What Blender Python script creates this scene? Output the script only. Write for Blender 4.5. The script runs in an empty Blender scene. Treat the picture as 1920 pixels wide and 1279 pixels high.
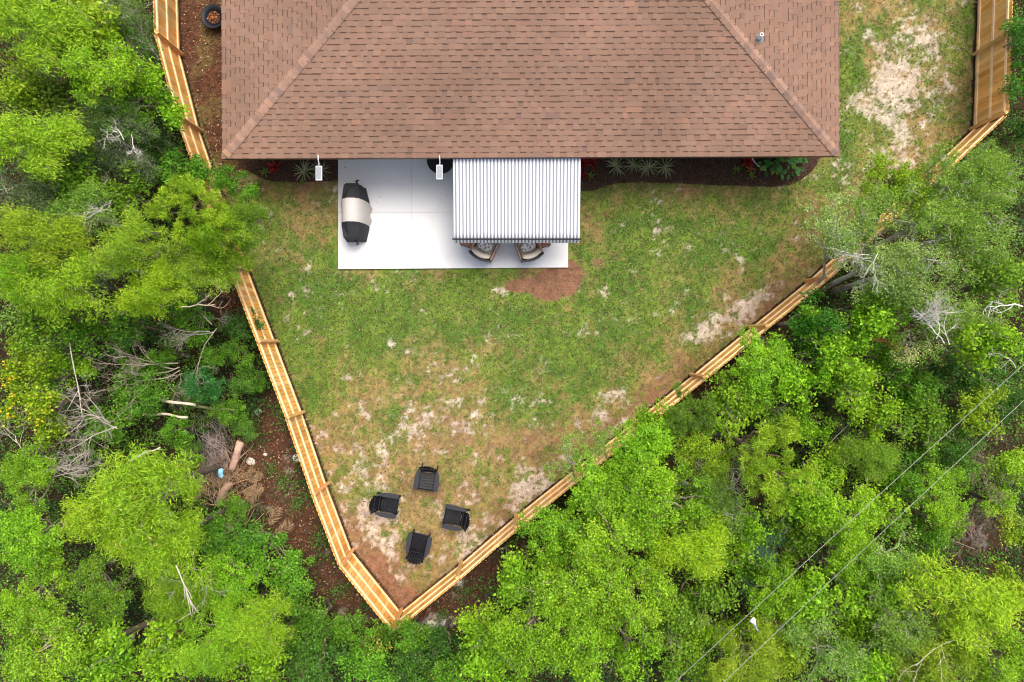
import bpy, math, random
import numpy as np
from math import radians as R_, sin, cos, pi, sqrt
from mathutils import Vector

# ------------------------------------------------------------------ camera, light
S = bpy.context.scene
COL = S.collection
CAMH = 25.5
FPX = 28.0 / 36.0 * 1920
cd = bpy.data.cameras.new("camera"); cam = bpy.data.objects.new("camera", cd); COL.objects.link(cam)
cam.location = (0, 0, CAMH); cam.rotation_euler = (0, 0, 0)
cd.lens = 28; cd.sensor_width = 36; cd.clip_end = 2000; cd.clip_start = 0.1
S.camera = cam
SUN_EL, SUN_AZ = 66, 28          # elevation, compass azimuth (0 = +Y, 90 = +X)
w = bpy.data.worlds.new("World"); S.world = w; w.use_nodes = True
nt = w.node_tree; bg = nt.nodes['Background']
sk = nt.nodes.new('ShaderNodeTexSky'); sk.sky_type = 'NISHITA'; sk.sun_disc = False
sk.sun_elevation = R_(SUN_EL); sk.sun_rotation = R_(SUN_AZ); sk.air_density = 1.0; sk.dust_density = 6.0; sk.ozone_density = 1.0
nt.links.new(sk.outputs[0], bg.inputs[0]); bg.inputs[1].default_value = 0.14
sl = bpy.data.lights.new("sun", 'SUN'); so = bpy.data.objects.new("sun", sl); COL.objects.link(so)
sl.energy = 1.5; sl.angle = R_(34); sl.color = (1.0, 0.955, 0.89)
d = Vector((sin(R_(SUN_AZ)) * cos(R_(SUN_EL)), cos(R_(SUN_AZ)) * cos(R_(SUN_EL)), sin(R_(SUN_EL))))
so.rotation_euler = d.to_track_quat('Z', 'Y').to_euler(); so.location = (20, 5, 30)
S.view_settings.view_transform = 'Standard'; S.view_settings.look = 'None'
S.view_settings.exposure = 0.9
S.cycles.filter_width = 1.1; S.view_settings.gamma = 1

def W(px, py, z=0.0):
    s = (CAMH - z) / FPX
    return np.array([(px - 960) * s, (639.5 - py) * s, z])

# ------------------------------------------------------------------ mesh helpers
def link(name, me, mats, parent=None):
    o = bpy.data.objects.new(name, me); COL.objects.link(o)
    for m in (mats if isinstance(mats, (list, tuple)) else [mats]): me.materials.append(m)
    if parent: o.parent = parent
    return o

def np_mesh(name, V, F, C=None, smooth=False):
    """V (n,3); F (m,k) equal-size faces or list of such arrays; C (n,3) vertex colours"""
    if not isinstance(F, list): F = [F]
    F = [np.asarray(f, dtype=np.int32) for f in F if len(f)]
    me = bpy.data.meshes.new(name)
    V = np.asarray(V, dtype=np.float32)
    me.vertices.add(len(V)); me.vertices.foreach_set('co', V.ravel())
    idx = np.concatenate([f.ravel() for f in F]); cnt = np.concatenate([np.full(len(f), f.shape[1], np.int32) for f in F])
    me.loops.add(len(idx)); me.loops.foreach_set('vertex_index', idx)
    me.polygons.add(len(cnt)); st = np.zeros(len(cnt), np.int32); st[1:] = np.cumsum(cnt)[:-1]
    me.polygons.foreach_set('loop_start', st)
    if smooth: me.polygons.foreach_set('use_smooth', np.ones(len(cnt), bool))
    if C is not None:
        a = me.color_attributes.new('Col', 'FLOAT_COLOR', 'POINT')
        c4 = np.ones((len(V), 4), np.float32); c4[:, :3] = C
        a.data.foreach_set('color', c4.ravel())
    me.update(calc_edges=True); me.validate()
    return me

class MB:
    def __init__(s): s.v = []; s.f = []; s.c = []
    def add(s, V, F, c=(1, 1, 1)):
        n = len(s.v); s.v += [tuple(p) for p in V]; s.f += [tuple(i + n for i in f) for f in F]; s.c += [c] * len(V)
    def box(s, c, d, rz=0, col=(1, 1, 1), taper=1.0, rx=0):
        x, y, z = [q / 2 for q in d]; P = []
        for k, (i, j) in [(k, ij) for k in (-1, 1) for ij in ((-1, -1), (1, -1), (1, 1), (-1, 1))]:
            t = taper if k > 0 else 1
            p = Vector((i * x * t, j * y * t, k * z))
            if rx: p = Vector((p.x, p.y * cos(rx) - p.z * sin(rx), p.y * sin(rx) + p.z * cos(rx)))
            P.append((c[0] + p.x * cos(rz) - p.y * sin(rz), c[1] + p.x * sin(rz) + p.y * cos(rz), c[2] + p.z))
        s.add(P, [(3, 2, 1, 0), (4, 5, 6, 7), (0, 1, 5, 4), (1, 2, 6, 5), (2, 3, 7, 6), (3, 0, 4, 7)], col)
    def tube(s, pts, r, n=6, col=(1, 1, 1), cap=True):
        V, F = tube_np(pts, r, n); s.add(V, F, col)
        if cap:
            m = len(V) // n; b = len(s.v) - len(V)
            s.f.append(tuple(b + i for i in range(n))[::-1]); s.f.append(tuple(b + (m - 1) * n + i for i in range(n)))
    def prism(s, poly, z0, z1, col=(1, 1, 1)):
        n = len(poly)
        s.add([(p[0], p[1], z0) for p in poly] + [(p[0], p[1], z1) for p in poly],
              [tuple(range(n))[::-1], tuple(range(n, 2 * n))] + [(i, (i + 1) % n, n + (i + 1) % n, n + i) for i in range(n)], col)
    def loft(s, rings, col=(1, 1, 1), cap=True, closed=True):
        n = len(rings[0]); V = [p for r in rings for p in r]; F = []
        for k in range(len(rings) - 1):
            for i in range(n if closed else n - 1):
                j = (i + 1) % n; F.append((k * n + i, k * n + j, (k + 1) * n + j, (k + 1) * n + i))
        if cap: F += [tuple(range(n))[::-1], tuple(range((len(rings) - 1) * n, len(rings) * n))]
        s.add(V, F, col)
    def build(s, name, mat, parent=None, smooth=False, bevel=0):
        me = bpy.data.meshes.new(name); me.from_pydata(s.v, [], s.f)
        a = me.color_attributes.new('Col', 'FLOAT_COLOR', 'POINT')
        c4 = np.ones((len(s.v), 4), np.float32); c4[:, :3] = np.array(s.c)
        a.data.foreach_set('color', c4.ravel())
        if smooth: me.polygons.foreach_set('use_smooth', np.ones(len(me.polygons), bool))
        me.update(); o = link(name, me, mat, parent)
        if bevel:
            b = o.modifiers.new('bevel', 'BEVEL'); b.width = bevel; b.segments = 2; b.limit_method = 'ANGLE'
        return o

def tube_np(pts, r, n=6):
    pts = np.asarray(pts, float); m = len(pts); r = np.broadcast_to(np.asarray(r, float), (m,))
    t = np.gradient(pts, axis=0); t /= np.linalg.norm(t, axis=1)[:, None] + 1e-9
    ref = np.array([0, 0, 1.0]) if abs(t[0][2]) < .8 else np.array([1.0, 0, 0])
    a = np.cross(t, ref); a /= np.linalg.norm(a, axis=1)[:, None] + 1e-9; b = np.cross(t, a)
    th = np.arange(n) * 2 * pi / n
    V = pts[:, None] + r[:, None, None] * (a[:, None] * np.cos(th)[None, :, None] + b[:, None] * np.sin(th)[None, :, None])
    F = [(k * n + i, k * n + (i + 1) % n, (k + 1) * n + (i + 1) % n, (k + 1) * n + i) for k in range(m - 1) for i in range(n)]
    return V.reshape(-1, 3), F

def tag(o, label=None, cat=None, group=None, kind=None):
    if label: o['label'] = label
    if cat: o['category'] = cat
    if group: o['group'] = group
    if kind: o['kind'] = kind
    return o
def empty(name, loc=(0, 0, 0), rz=0):
    o = bpy.data.objects.new(name, None); COL.objects.link(o); o.location = loc; o.rotation_euler = (0, 0, rz); o.empty_display_size = .1
    return o
def copy_tree(o, parent=None):
    c = o.copy(); COL.objects.link(c); c.parent = parent
    for ch in list(o.children): copy_tree(ch, c)
    return c

# ------------------------------------------------------------------ noise
def vnoise(x, y, sc, seed):
    rs = np.random.RandomState(seed); L = rs.rand(257, 257)
    u = np.asarray(x) / sc + 128.3; v = np.asarray(y) / sc + 97.7
    i = np.floor(u).astype(int); j = np.floor(v).astype(int); fu = u - i; fv = v - j
    fu = fu * fu * (3 - 2 * fu); fv = fv * fv * (3 - 2 * fv); i %= 256; j %= 256
    return (L[i, j] * (1 - fu) * (1 - fv) + L[i + 1, j] * fu * (1 - fv) + L[i, j + 1] * (1 - fu) * fv + L[i + 1, j + 1] * fu * fv)
def fbm(x, y, sc, seed, oc=4, gain=.55):
    s = 0; a = 1; n = 0
    ca, sa = cos(.6), sin(.6)
    for k in range(oc):
        s = s + a * vnoise(x, y, sc, seed + k * 7); n += a; a *= gain; sc /= 2.03
        x, y = x * ca - y * sa + 3.1, x * sa + y * ca - 1.7
    return s / n
def sstep(x, a, b):
    t = np.clip((x - a) / (b - a), 0, 1); return t * t * (3 - 2 * t)
def inpoly(x, y, P):
    r = np.zeros(np.shape(x), bool); n = len(P)
    for i in range(n):
        x0, y0 = P[i][:2]; x1, y1 = P[(i + 1) % n][:2]
        c = ((y0 > y) != (y1 > y)) & (x < (x1 - x0) * (y - y0) / (y1 - y0 + 1e-12) + x0)
        r ^= c
    return r
def distline(x, y, P):
    d = np.full(np.shape(x), 1e9)
    for a, b in zip(P[:-1], P[1:]):
        ax, ay = a[:2]; bx, by = b[:2]; L2 = (bx - ax) ** 2 + (by - ay) ** 2
        t = np.clip(((x - ax) * (bx - ax) + (y - ay) * (by - ay)) / L2, 0, 1)
        d = np.minimum(d, np.hypot(x - ax - t * (bx - ax), y - ay - t * (by - ay)))
    return d

# ------------------------------------------------------------------ materials
def newmat(name):
    m = bpy.data.materials.new(name); m.use_nodes = True
    return m, m.node_tree, m.node_tree.nodes, m.node_tree.links, m.node_tree.nodes['Principled BSDF']
def attr_mat(name, rough=.8, nscale=20, namp=.25, bump=0, spec=.3, base=None, nscale2=None, stretch=None, metal=0):
    """vertex colour (or base) times fine procedural variation"""
    m, t, N, L, B = newmat(name)
    tc = N.new('ShaderNodeTexCoord'); src = tc.outputs['Object']
    if stretch:
        mp = N.new('ShaderNodeMapping'); mp.inputs['Scale'].default_value = stretch; L.new(src, mp.inputs[0]); src = mp.outputs[0]
    nz = N.new('ShaderNodeTexNoise'); nz.inputs['Scale'].default_value = nscale; nz.inputs['Detail'].default_value = 5; nz.inputs['Roughness'].default_value = .65
    L.new(src, nz.inputs['Vector'])
    mr = N.new('ShaderNodeMapRange'); mr.inputs[1].default_value = .25; mr.inputs[2].default_value = .75
    mr.inputs[3].default_value = 1 - namp; mr.inputs[4].default_value = 1 + namp; L.new(nz.outputs[0], mr.inputs[0])
    fac = mr.outputs[0]
    if nscale2:
        n2 = N.new('ShaderNodeTexNoise'); n2.inputs['Scale'].default_value = nscale2; n2.inputs['Detail'].default_value = 3; L.new(src, n2.inputs['Vector'])
        m2 = N.new('ShaderNodeMapRange'); m2.inputs[1].default_value = .3; m2.inputs[2].default_value = .7; m2.inputs[3].default_value = 1 - namp; m2.inputs[4].default_value = 1 + namp
        L.new(n2.outputs[0], m2.inputs[0]); mm = N.new('ShaderNodeMath'); mm.operation = 'MULTIPLY'; L.new(fac, mm.inputs[0]); L.new(m2.outputs[0], mm.inputs[1]); fac = mm.outputs[0]
    vm = N.new('ShaderNodeVectorMath'); vm.operation = 'SCALE'
    if base is None:
        at = N.new('ShaderNodeAttribute'); at.attribute_name = 'Col'; L.new(at.outputs['Color'], vm.inputs[0])
    else: vm.inputs[0].default_value = base
    L.new(fac, vm.inputs['Scale']); L.new(vm.outputs[0], B.inputs['Base Color'])
    B.inputs['Roughness'].default_value = rough; B.inputs['Specular IOR Level'].default_value = spec; B.inputs['Metallic'].default_value = metal
    if bump:
        b = N.new('ShaderNodeBump'); b.inputs['Strength'].default_value = bump; b.inputs['Distance'].default_value = .02
        L.new(nz.outputs[0], b.inputs['Height']); L.new(b.outputs[0], B.inputs['Normal'])
    return m
def leaf_mat(name, trans=.4, rough=.5, tint=True):
    m, t, N, L, B = newmat(name)
    at = N.new('ShaderNodeAttribute'); at.attribute_name = 'Col'
    c = at.outputs['Color']
    if tint:
        oi = N.new('ShaderNodeObjectInfo'); mx = N.new('ShaderNodeVectorMath'); mx.operation = 'MULTIPLY'
        L.new(c, mx.inputs[0]); L.new(oi.outputs['Color'], mx.inputs[1]); c = mx.outputs[0]
    L.new(c, B.inputs['Base Color']); B.inputs['Roughness'].default_value = rough; B.inputs['Specular IOR Level'].default_value = .35
    tr = N.new('ShaderNodeBsdfTranslucent'); ms = N.new('ShaderNodeMixShader'); ms.inputs[0].default_value = trans
    v2 = N.new('ShaderNodeVectorMath'); v2.operation = 'MULTIPLY'; v2.inputs[1].default_value = (1.15, 1.1, .6); L.new(c, v2.inputs[0])
    L.new(v2.outputs[0], tr.inputs[0]); L.new(B.outputs[0], ms.inputs[1]); L.new(tr.outputs[0], ms.inputs[2])
    L.new(ms.outputs[0], N['Material Output'].inputs[0])
    return m

M = {}
M['ground'] = attr_mat('soil and grass', .95, 9, .16, .25, .1, nscale2=45)
M['grass'] = leaf_mat('grass blades', .25, .7, tint=False)
M['leaf'] = leaf_mat('tree leaves', .45, .55)
M['leaf_dry'] = leaf_mat('dry leaves', .1, .8, tint=False)
M['bark'] = attr_mat('bark', .9, 14, .3, .5, .1, nscale2=3)
M['wood'] = attr_mat('treated pine', .75, 5, .16, .2, .2, stretch=(1, 1, .25), nscale2=2)
M['shingle'] = attr_mat('asphalt shingles', .9, 70, .14, .2, .15, nscale2=.35)
M['concrete'] = attr_mat('painted concrete', .7, 1.3, .035, .03, .3, nscale2=25)
M['wall'] = attr_mat('stucco', .9, 30, .06, .2, .2, base=(.62, .56, .47))
M['white'] = attr_mat('white metal', .4, 8, .04, 0, .5, base=(.7, .7, .69))
M['grey'] = attr_mat('grey metal', .5, 8, .06, 0, .4, base=(.22, .24, .26))
M['black'] = attr_mat('black metal', .4, 8, .1, 0, .4, base=(.012, .013, .016))
M['resin'] = attr_mat('black resin', .5, 25, .12, .08, .22)
M['cover'] = attr_mat('cover canvas', .8, 60, .08, .15, .2)
M['cushion'] = attr_mat('beige cushion', .9, 60, .06, .1, .1, base=(.60, .52, .43))
M['wicker'] = attr_mat('wicker', .7, 90, .3, .4, .3)
M['tabletop'] = attr_mat('brown tabletop', .55, 6, .1, 0, .4, base=(.28, .115, .07), stretch=(1, 8, 1))
M['mulch'] = attr_mat('dark mulch', .95, 25, .45, .8, .1, base=(.05, .028, .018), nscale2=6)
M['petal'] = leaf_mat('flower petals', .3, .6, tint=False)
M['rock'] = attr_mat('pale rock', .9, 9, .15, .5, .2, base=(.55, .5, .44))
M['plastic'] = attr_mat('plastic litter', .35, 20, .1, .1, .5)
M['cable'] = attr_mat('aluminium cable', .4, 5, .05, 0, .5, base=(.32, .33, .28), metal=.2)
M['soil'] = attr_mat('dark soil', .95, 20, .4, .6, .1, base=(.05, .03, .02))
gm, t_, N_, L_, B_ = newmat('window glass'); B_.inputs['Base Color'].default_value = (.03, .04, .045, 1); B_.inputs['Roughness'].default_value = .06; M['glass'] = gm
# striped awning cloth
am, t_, N_, L_, B_ = newmat('striped canvas')
uv = N_.new('ShaderNodeTexCoord'); sx = N_.new('ShaderNodeSeparateXYZ'); L_.new(uv.outputs['Object'], sx.inputs[0])
m1 = N_.new('ShaderNodeMath'); m1.operation = 'DIVIDE'; m1.inputs[1].default_value = .1014; L_.new(sx.outputs[0], m1.inputs[0])
m2 = N_.new('ShaderNodeMath'); m2.operation = 'FRACT'; L_.new(m1.outputs[0], m2.inputs[0])
cr = N_.new('ShaderNodeValToRGB'); e = cr.color_ramp; e.interpolation = 'CONSTANT'
e.elements[0].position = 0; e.elements[0].color = (.74, .74, .74, 1)
e.elements[1].position = .44; e.elements[1].color = (.34, .36, .39, 1)
q = e.elements.new(.58); q.color = (.17, .18, .21, 1); q = e.elements.new(.86); q.color = (.34, .36, .39, 1)
L_.new(m2.outputs[0], cr.inputs[0]); L_.new(cr.outputs[0], B_.inputs['Base Color']); B_.inputs['Roughness'].default_value = .85; M['stripe'] = am
# floral pillow
pm, t_, N_, L_, B_ = newmat('patterned pillow cloth')
vz = N_.new('ShaderNodeTexVoronoi'); vz.inputs['Scale'].default_value = 13; tc_ = N_.new('ShaderNodeTexCoord'); L_.new(tc_.outputs['Object'], vz.inputs['Vector'])
cr = N_.new('ShaderNodeValToRGB'); e = cr.color_ramp; e.elements[0].position = .3; e.elements[0].color = (.22, .21, .19, 1); e.elements[1].position = .5; e.elements[1].color = (.72, .69, .62, 1)
L_.new(vz.outputs[0], cr.inputs[0]); L_.new(cr.outputs[0], B_.inputs['Base Color']); B_.inputs['Roughness'].default_value = .9; M['pillow'] = pm

# ------------------------------------------------------------------ layout: fence nodes
LF = [(338, -177), (338, -37), (343, 103), (380, 247), (425, 378), (471, 508), (521, 640), (571, 772), (616, 905), (663, 1029), (753, 1141),
      (865, 1051), (967, 963), (1076, 876), (1185, 789), (1294, 702), (1403, 613), (1509, 527), (1613, 432), (1717, 338), (1819, 242), (1824, 103), (1829, -35), (1833, -175)]
FN = [W(*p)[:2] for p in LF]
YARD = [tuple(p) for p in FN] + [(W(1833, 0)[0], 26), (W(338, 0)[0], 26)]

# ------------------------------------------------------------------ ground
def blob(x, y, L):
    s = np.zeros(np.shape(x))
    for (px, py, rx, ry, a, wgt) in L:
        cx, cy, _ = W(px, py); rx /= 58.5; ry /= 58.5; a = R_(a)
        dx = x - cx; dy = y - cy; u = (dx * cos(a) + dy * sin(a)) / rx; v = (-dx * sin(a) + dy * cos(a)) / ry
        s = s + wgt * np.exp(-(u * u + v * v))
    return s
SAND = [(1690, 150, 45, 105, 0, .62), (1730, 60, 50, 60, 0, .4), (1770, 170, 40, 90, 0, .42), (1640, 175, 50, 40, 30, .35), (1700, 250, 40, 50, 0, .4), (1600, 190, 30, 15, 0, .35), (1640, 40, 25, 60, 0, .1),
        (1620, 240, 60, 50, 0, .22), (1600, 330, 60, 40, 0, .25), (1690, 320, 25, 60, 0, .3), (1320, 620, 40, 25, 30, .55), (1370, 590, 60, 22, 35, .45), (1410, 560, 60, 18, 45, .35), (1290, 640, 40, 18, 20, .3),
        (1130, 760, 30, 18, 30, .5), (1090, 790, 25, 15, 0, .3), (1110, 800, 40, 20, 40, .25), (1200, 745, 60, 20, 40, .2), (1000, 900, 90, 25, 40, .35), (975, 915, 40, 30, 20, .4),
        (620, 815, 25, 35, 0, .42), (660, 770, 30, 20, 0, .25), (790, 770, 60, 25, 0, .22), (700, 960, 40, 30, 0, .35), (730, 1010, 60, 50, 0, .3), (870, 1040, 60, 50, 30, .32),
        (660, 880, 40, 40, 0, .25), (800, 870, 110, 60, 0, .14), (1150, 600, 20, 12, 0, .4), (1095, 625, 20, 12, 0, .4), (935, 545, 14, 8, 0, .6), (1060, 568, 12, 5, 20, .6), (1120, 495, 12, 8, 0, .35),
        (1490, 450, 8, 25, 0, .45), (1170, 430, 30, 8, 0, .3), (470, 345, 35, 25, 0, .6), (500, 400, 25, 35, 0, .35), (720, 650, 12, 25, 0, .4), (650, 710, 12, 8, 0, .4), (1450, 545, 60, 18, 40, .3),
        (560, 500, 40, 15, 0, .15), (640, 510, 20, 6, 0, .45), (1540, 285, 22, 14, 0, .45), (1500, 335, 30, 10, 0, .4), (1250, 1000, 1, 1, 0, 0), (890, 800, 50, 60, 0, .12), (760, 1080, 60, 30, 0, .2)]
BROWN = [(1040, 530, 48, 32, 10, 1.1), (985, 535, 45, 12, 0, .8), (1070, 505, 12, 14, 0, .6), (700, 1060, 45, 50, 0, .7), (760, 1110, 60, 35, 0, .7), (640, 1000, 30, 60, -20, .45), (940, 960, 110, 20, 40, .35), (1200, 760, 200, 25, 40, .5), (1420, 590, 130, 30, 42, .5),
         (545, 350, 80, 16, 0, .45), (1300, 360, 230, 16, 0, .25), (1120, 420, 25, 90, 0, .3), (1500, 430, 60, 80, 0, .3), (1450, 640, 60, 20, 40, .2), (1560, 40, 60, 60, 0, .3), (1620, 130, 40, 60, 0, .25), (1690, 330, 40, 30, 0, .5), (700, 840, 160, 100, 0, .22), (560, 430, 60, 60, 0, .3), (1000, 640, 200, 20, 0, .1),
         (820, 640, 160, 20, 0, .15), (900, 820, 300, 60, 0, .16), (1620, 380, 60, 50, 0, .4), (1800, 60, 30, 120, 0, .3), (690, 600, 30, 60, 10, .2), (1180, 560, 60, 20, 0, .15), (1150, 505, 12, 10, 0, .5), (1125, 490, 12, 10, 0, .6), (1480, 500, 40, 40, 0, .3)]
GREEN = [(640, 620, 120, 80, 0, .35), (560, 560, 60, 60, 0, .3), (800, 560, 200, 50, 0, .22), (1060, 680, 160, 60, 20, .32), (1280, 440, 150, 80, 0, .3), (1180, 500, 120, 70, 0, .2), (940, 600, 250, 60, 0, .15), (1250, 640, 100, 40, 30, .12),
         (1600, 100, 15, 40, 0, .3), (1590, 260, 16, 40, 0, .5), (1640, 60, 40, 20, 0, .3), (1810, 60, 20, 60, 0, .2), (1540, 345, 30, 20, 0, .4), (700, 920, 60, 15, 0, .2), (540, 600, 15, 60, -20, .4), (590, 740, 12, 60, -20, .35), (1600, 130, 20, 12, 0, .3), (1620, 220, 40, 14, 0, .35), (600, 1200, 1, 1, 0, 0), (1450, 420, 60, 40, 0, .12),
         (1000, 760, 80, 30, 0, .2), (900, 480, 1, 1, 0, 0), (620, 470, 40, 40, 0, .25), (1760, 210, 14, 20, 0, .3)]
def yard_masks(x, y):
    w1 = (fbm(x, y, .9, 11) - .5) * .55; w2 = (fbm(x + 5, y, .9, 31) - .5) * .55
    xw = x + w1; yw = y + w2
    n1 = fbm(x, y, 1.3, 3, 7, .80); n2 = fbm(x, y, 1.7, 17, 7, .78); n3 = fbm(x, y, .35, 23, 3, .7); n4 = fbm(x, y, .2, 29, 3, .85) - .5
    low = sstep(-y, -.5, 7)                               # the lawn thins out towards the far corner
    s = blob(xw, yw, SAND) * 1.15 + (n1 - .5) * 2.2 + (n3 - .5) * .8 + n4 * 1.5 + low * .22
    sand = sstep(s, .36, .92)
    clump = sstep(fbm(x, y, .33, 67, 4, .7), .56, .64); sand = sand * (1 - .8 * clump)
    b = blob(xw, yw, BROWN) + (n2 - .5) * 1.3 + (n3 - .5) * .5 + n4 * .6 + low * .24
    brown = sstep(b, .22, .62)
    g = 1.7 * blob(xw, yw, GREEN) + (fbm(x, y, .9, 41, 6, .8) - .5) * 1.9 + n4 * .8 - low * .22 - brown * .2
    green = np.maximum(sstep(g, -.42, .5), clump * .8 * (1 - brown * .6))
    solid = sstep(blob(x + w1 * .3, y + w2 * .3, [(1040, 530, 50, 34, 10, 1.1), (985, 537, 50, 12, 0, .8), (1070, 505, 14, 16, 0, .8), (700, 1070, 40, 45, 0, .8), (755, 1120, 45, 25, 0, .8)]) + (n3 - .5) * .5, .38, .5)
    return sand, brown, green, solid
INY = lambda x, y: inpoly(x, y, YARD)
SIDE = [tuple(W(*p)[:2]) for p in ((330, -400), (1100, -400), (1100, 290), (636, 300), (460, 318), (430, 330), (400, 300), (338, 100))]
c_gr = np.array([.068, .138, .018]); c_gr2 = np.array([.115, .18, .024]); c_th = np.array([.235, .165, .065]); c_sand = np.array([.46, .385, .31]); c_br = np.array([.185, .095, .055]); c_lit = np.array([.075, .035, .02])
def mix(a, b, t): t = np.asarray(t)[..., None]; return a * (1 - t) + b * t
CLEAR = [(430, 575, 26, 40, 0, 1.2), (525, 780, 28, 50, 0, .9), (450, 890, 60, 70, 0, 1.1), (530, 890, 30, 70, 0, 1.1), (560, 990, 45, 80, -30, 1.1), (640, 1100, 60, 38, -40, 1.1), (740, 1150, 60, 40, 0, .8), (840, 1130, 70, 55, 0, 1.1), (900, 1070, 60, 40, 40, .9), (1450, 625, 60, 24, 40, 1.0), (1340, 715, 60, 22, 40, .9),
         (1830, 1000, 55, 38, 0, .75), (1860, 560, 1, 1, 0, 0), (330, 720, 30, 20, 0, .2), (1000, 1000, 40, 20, 40, .4)]
def ground_col(x, y):
    sand, brown, green, solid = yard_masks(x, y)
    base = mix(c_th, c_br, brown * .75)
    gcol = mix(c_gr, c_gr2, sstep(fbm(x, y, .6, 55, 4), .35, .65))
    c = mix(base, gcol, green * (1 - .35 * brown))
    c = mix(c, c_sand, sand * .85)
    c = mix(c, c_br, solid)
    fine = (fbm(x, y, .12, 77, 2) - .5)[..., None]
    c = c * (1 + fine * .8)
    # outside: leaf litter, sandy grey patches; shade between crowns painted dark away from clearings
    n = fbm(x, y, .8, 91, 5, .7)
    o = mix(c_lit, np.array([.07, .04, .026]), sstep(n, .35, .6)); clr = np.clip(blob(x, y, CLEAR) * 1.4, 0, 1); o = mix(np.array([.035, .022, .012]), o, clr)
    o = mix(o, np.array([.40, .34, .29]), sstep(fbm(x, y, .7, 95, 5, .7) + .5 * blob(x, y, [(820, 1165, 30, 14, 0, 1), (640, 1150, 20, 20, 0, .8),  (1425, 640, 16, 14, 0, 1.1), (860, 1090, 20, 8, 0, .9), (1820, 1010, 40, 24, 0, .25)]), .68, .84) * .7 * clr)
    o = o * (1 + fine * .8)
    ins = INY(x, y)
    side = inpoly(x, y, SIDE)
    o2 = mix(c_lit * 1.15, np.array([.12, .10, .035]), sstep(fbm(x, y, .8, 61, 4), .5, .65) * .7) * (1 + fine * 1.0)
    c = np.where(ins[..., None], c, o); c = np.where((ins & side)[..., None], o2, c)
    far = np.maximum(sstep(np.abs(x), 16.9, 17.6), sstep(np.abs(y), 12.0, 12.8)); far = far * (1 - .0 * far)
    c = mix(c, np.array([.045, .06, .018]), far)
    return np.clip(c, .005, .9)
def axis(lo, hi, st, far):
    core = np.arange(lo, hi + st, st); g = [hi + st]; s = st
    while g[-1] < far: s *= 1.35; g.append(g[-1] + s)
    g2 = [lo - st]; s = st
    while g2[-1] > -far: s *= 1.35; g2.append(g2[-1] - s)
    return np.concatenate([np.array(g2[::-1]), core, np.array(g)])
xs = axis(-17, 17, .045, 600); ys = axis(-12, 12, .045, 600)
X, Y = np.meshgrid(xs, ys, indexing='ij')
Z = (fbm(X, Y, .5, 5, 4) - .5) * .05
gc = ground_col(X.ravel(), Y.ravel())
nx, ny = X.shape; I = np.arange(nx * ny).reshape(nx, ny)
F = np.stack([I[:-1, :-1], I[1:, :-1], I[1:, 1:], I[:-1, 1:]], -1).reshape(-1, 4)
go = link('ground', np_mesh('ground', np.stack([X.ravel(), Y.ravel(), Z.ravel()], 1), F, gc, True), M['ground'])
tag(go, 'patchy back yard lawn, sand and brown forest floor', 'ground', kind='structure')

# ------------------------------------------------------------------ scattered leaf quads
def leaf_quads(P, N, D, Ln, Wd, fold=0.0):
    """P centres, N normals, D directions (n,3); returns verts (4n), faces"""
    D = D - N * np.sum(D * N, 1)[:, None]; D /= np.linalg.norm(D, axis=1)[:, None] + 1e-9
    B = np.cross(N, D)
    a = P - D * (Ln / 2)[:, None]; b = P + B * (Wd / 2)[:, None] + N * fold * Wd[:, None]; c = P + D * (Ln / 2)[:, None]; e = P - B * (Wd / 2)[:, None] + N * fold * Wd[:, None]
    V = np.stack([a, b, c, e], 1).reshape(-1, 3); F = np.arange(len(P) * 4).reshape(-1, 4)
    return V, F
def unit(v): return v / (np.linalg.norm(v, axis=1)[:, None] + 1e-9)

rs = np.random.RandomState(7)
# lawn grass tufts
n = 330000
x = rs.uniform(-12, 16.6, n); y = rs.uniform(-9.6, 13, n)
ok = INY(x, y) & ~inpoly(x, y, SIDE) & ~((x > -5.7) & (x < 1.85) & (y > 2.2)) & ~((x > -8.4) & (x < 9.4) & (y > 5.15)); x = x[ok]; y = y[ok]
sand, brown, green, solid = yard_masks(x, y)
p = (.25 + .75 * green) * (1 - .88 * sand) * (1 - .93 * solid) * (1 - .5 * brown)
ok = rs.rand(len(x)) < p; x = x[ok]; y = y[ok]; green = green[ok]; brown = brown[ok]
n = len(x); ang = rs.uniform(0, 2 * pi, n); el = rs.uniform(.1, 1.0, n)
D = np.stack([np.cos(ang) * np.cos(el), np.sin(ang) * np.cos(el), np.sin(el)], 1); Nn = unit(np.stack([-np.cos(ang) * np.sin(el), -np.sin(ang) * np.sin(el), np.cos(el)], 1) + rs.normal(0, .25, (n, 3)))
Ln = rs.uniform(.04, .095, n); Wd = Ln * rs.uniform(.18, .42, n)
V, F = leaf_quads(np.stack([x, y, .015 + Ln * .35 * np.sin(el)], 1), Nn, D, Ln, Wd)
cc = mix(np.array([.27, .20, .07]), np.array([.105, .18, .020]), np.clip(green * 1.1 - .1 + rs.normal(0, .25, n), 0, 1))
cc = cc * (rs.uniform(.35, 1.25, n) + .5 * (rs.rand(n) < .12))[:, None]
o = link('grass', np_mesh('grass', V, F, np.repeat(cc, 4, 0)), M['grass'])
tag(o, 'short patchy green and straw coloured grass blades over the back yard', 'grass', kind='stuff')
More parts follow.
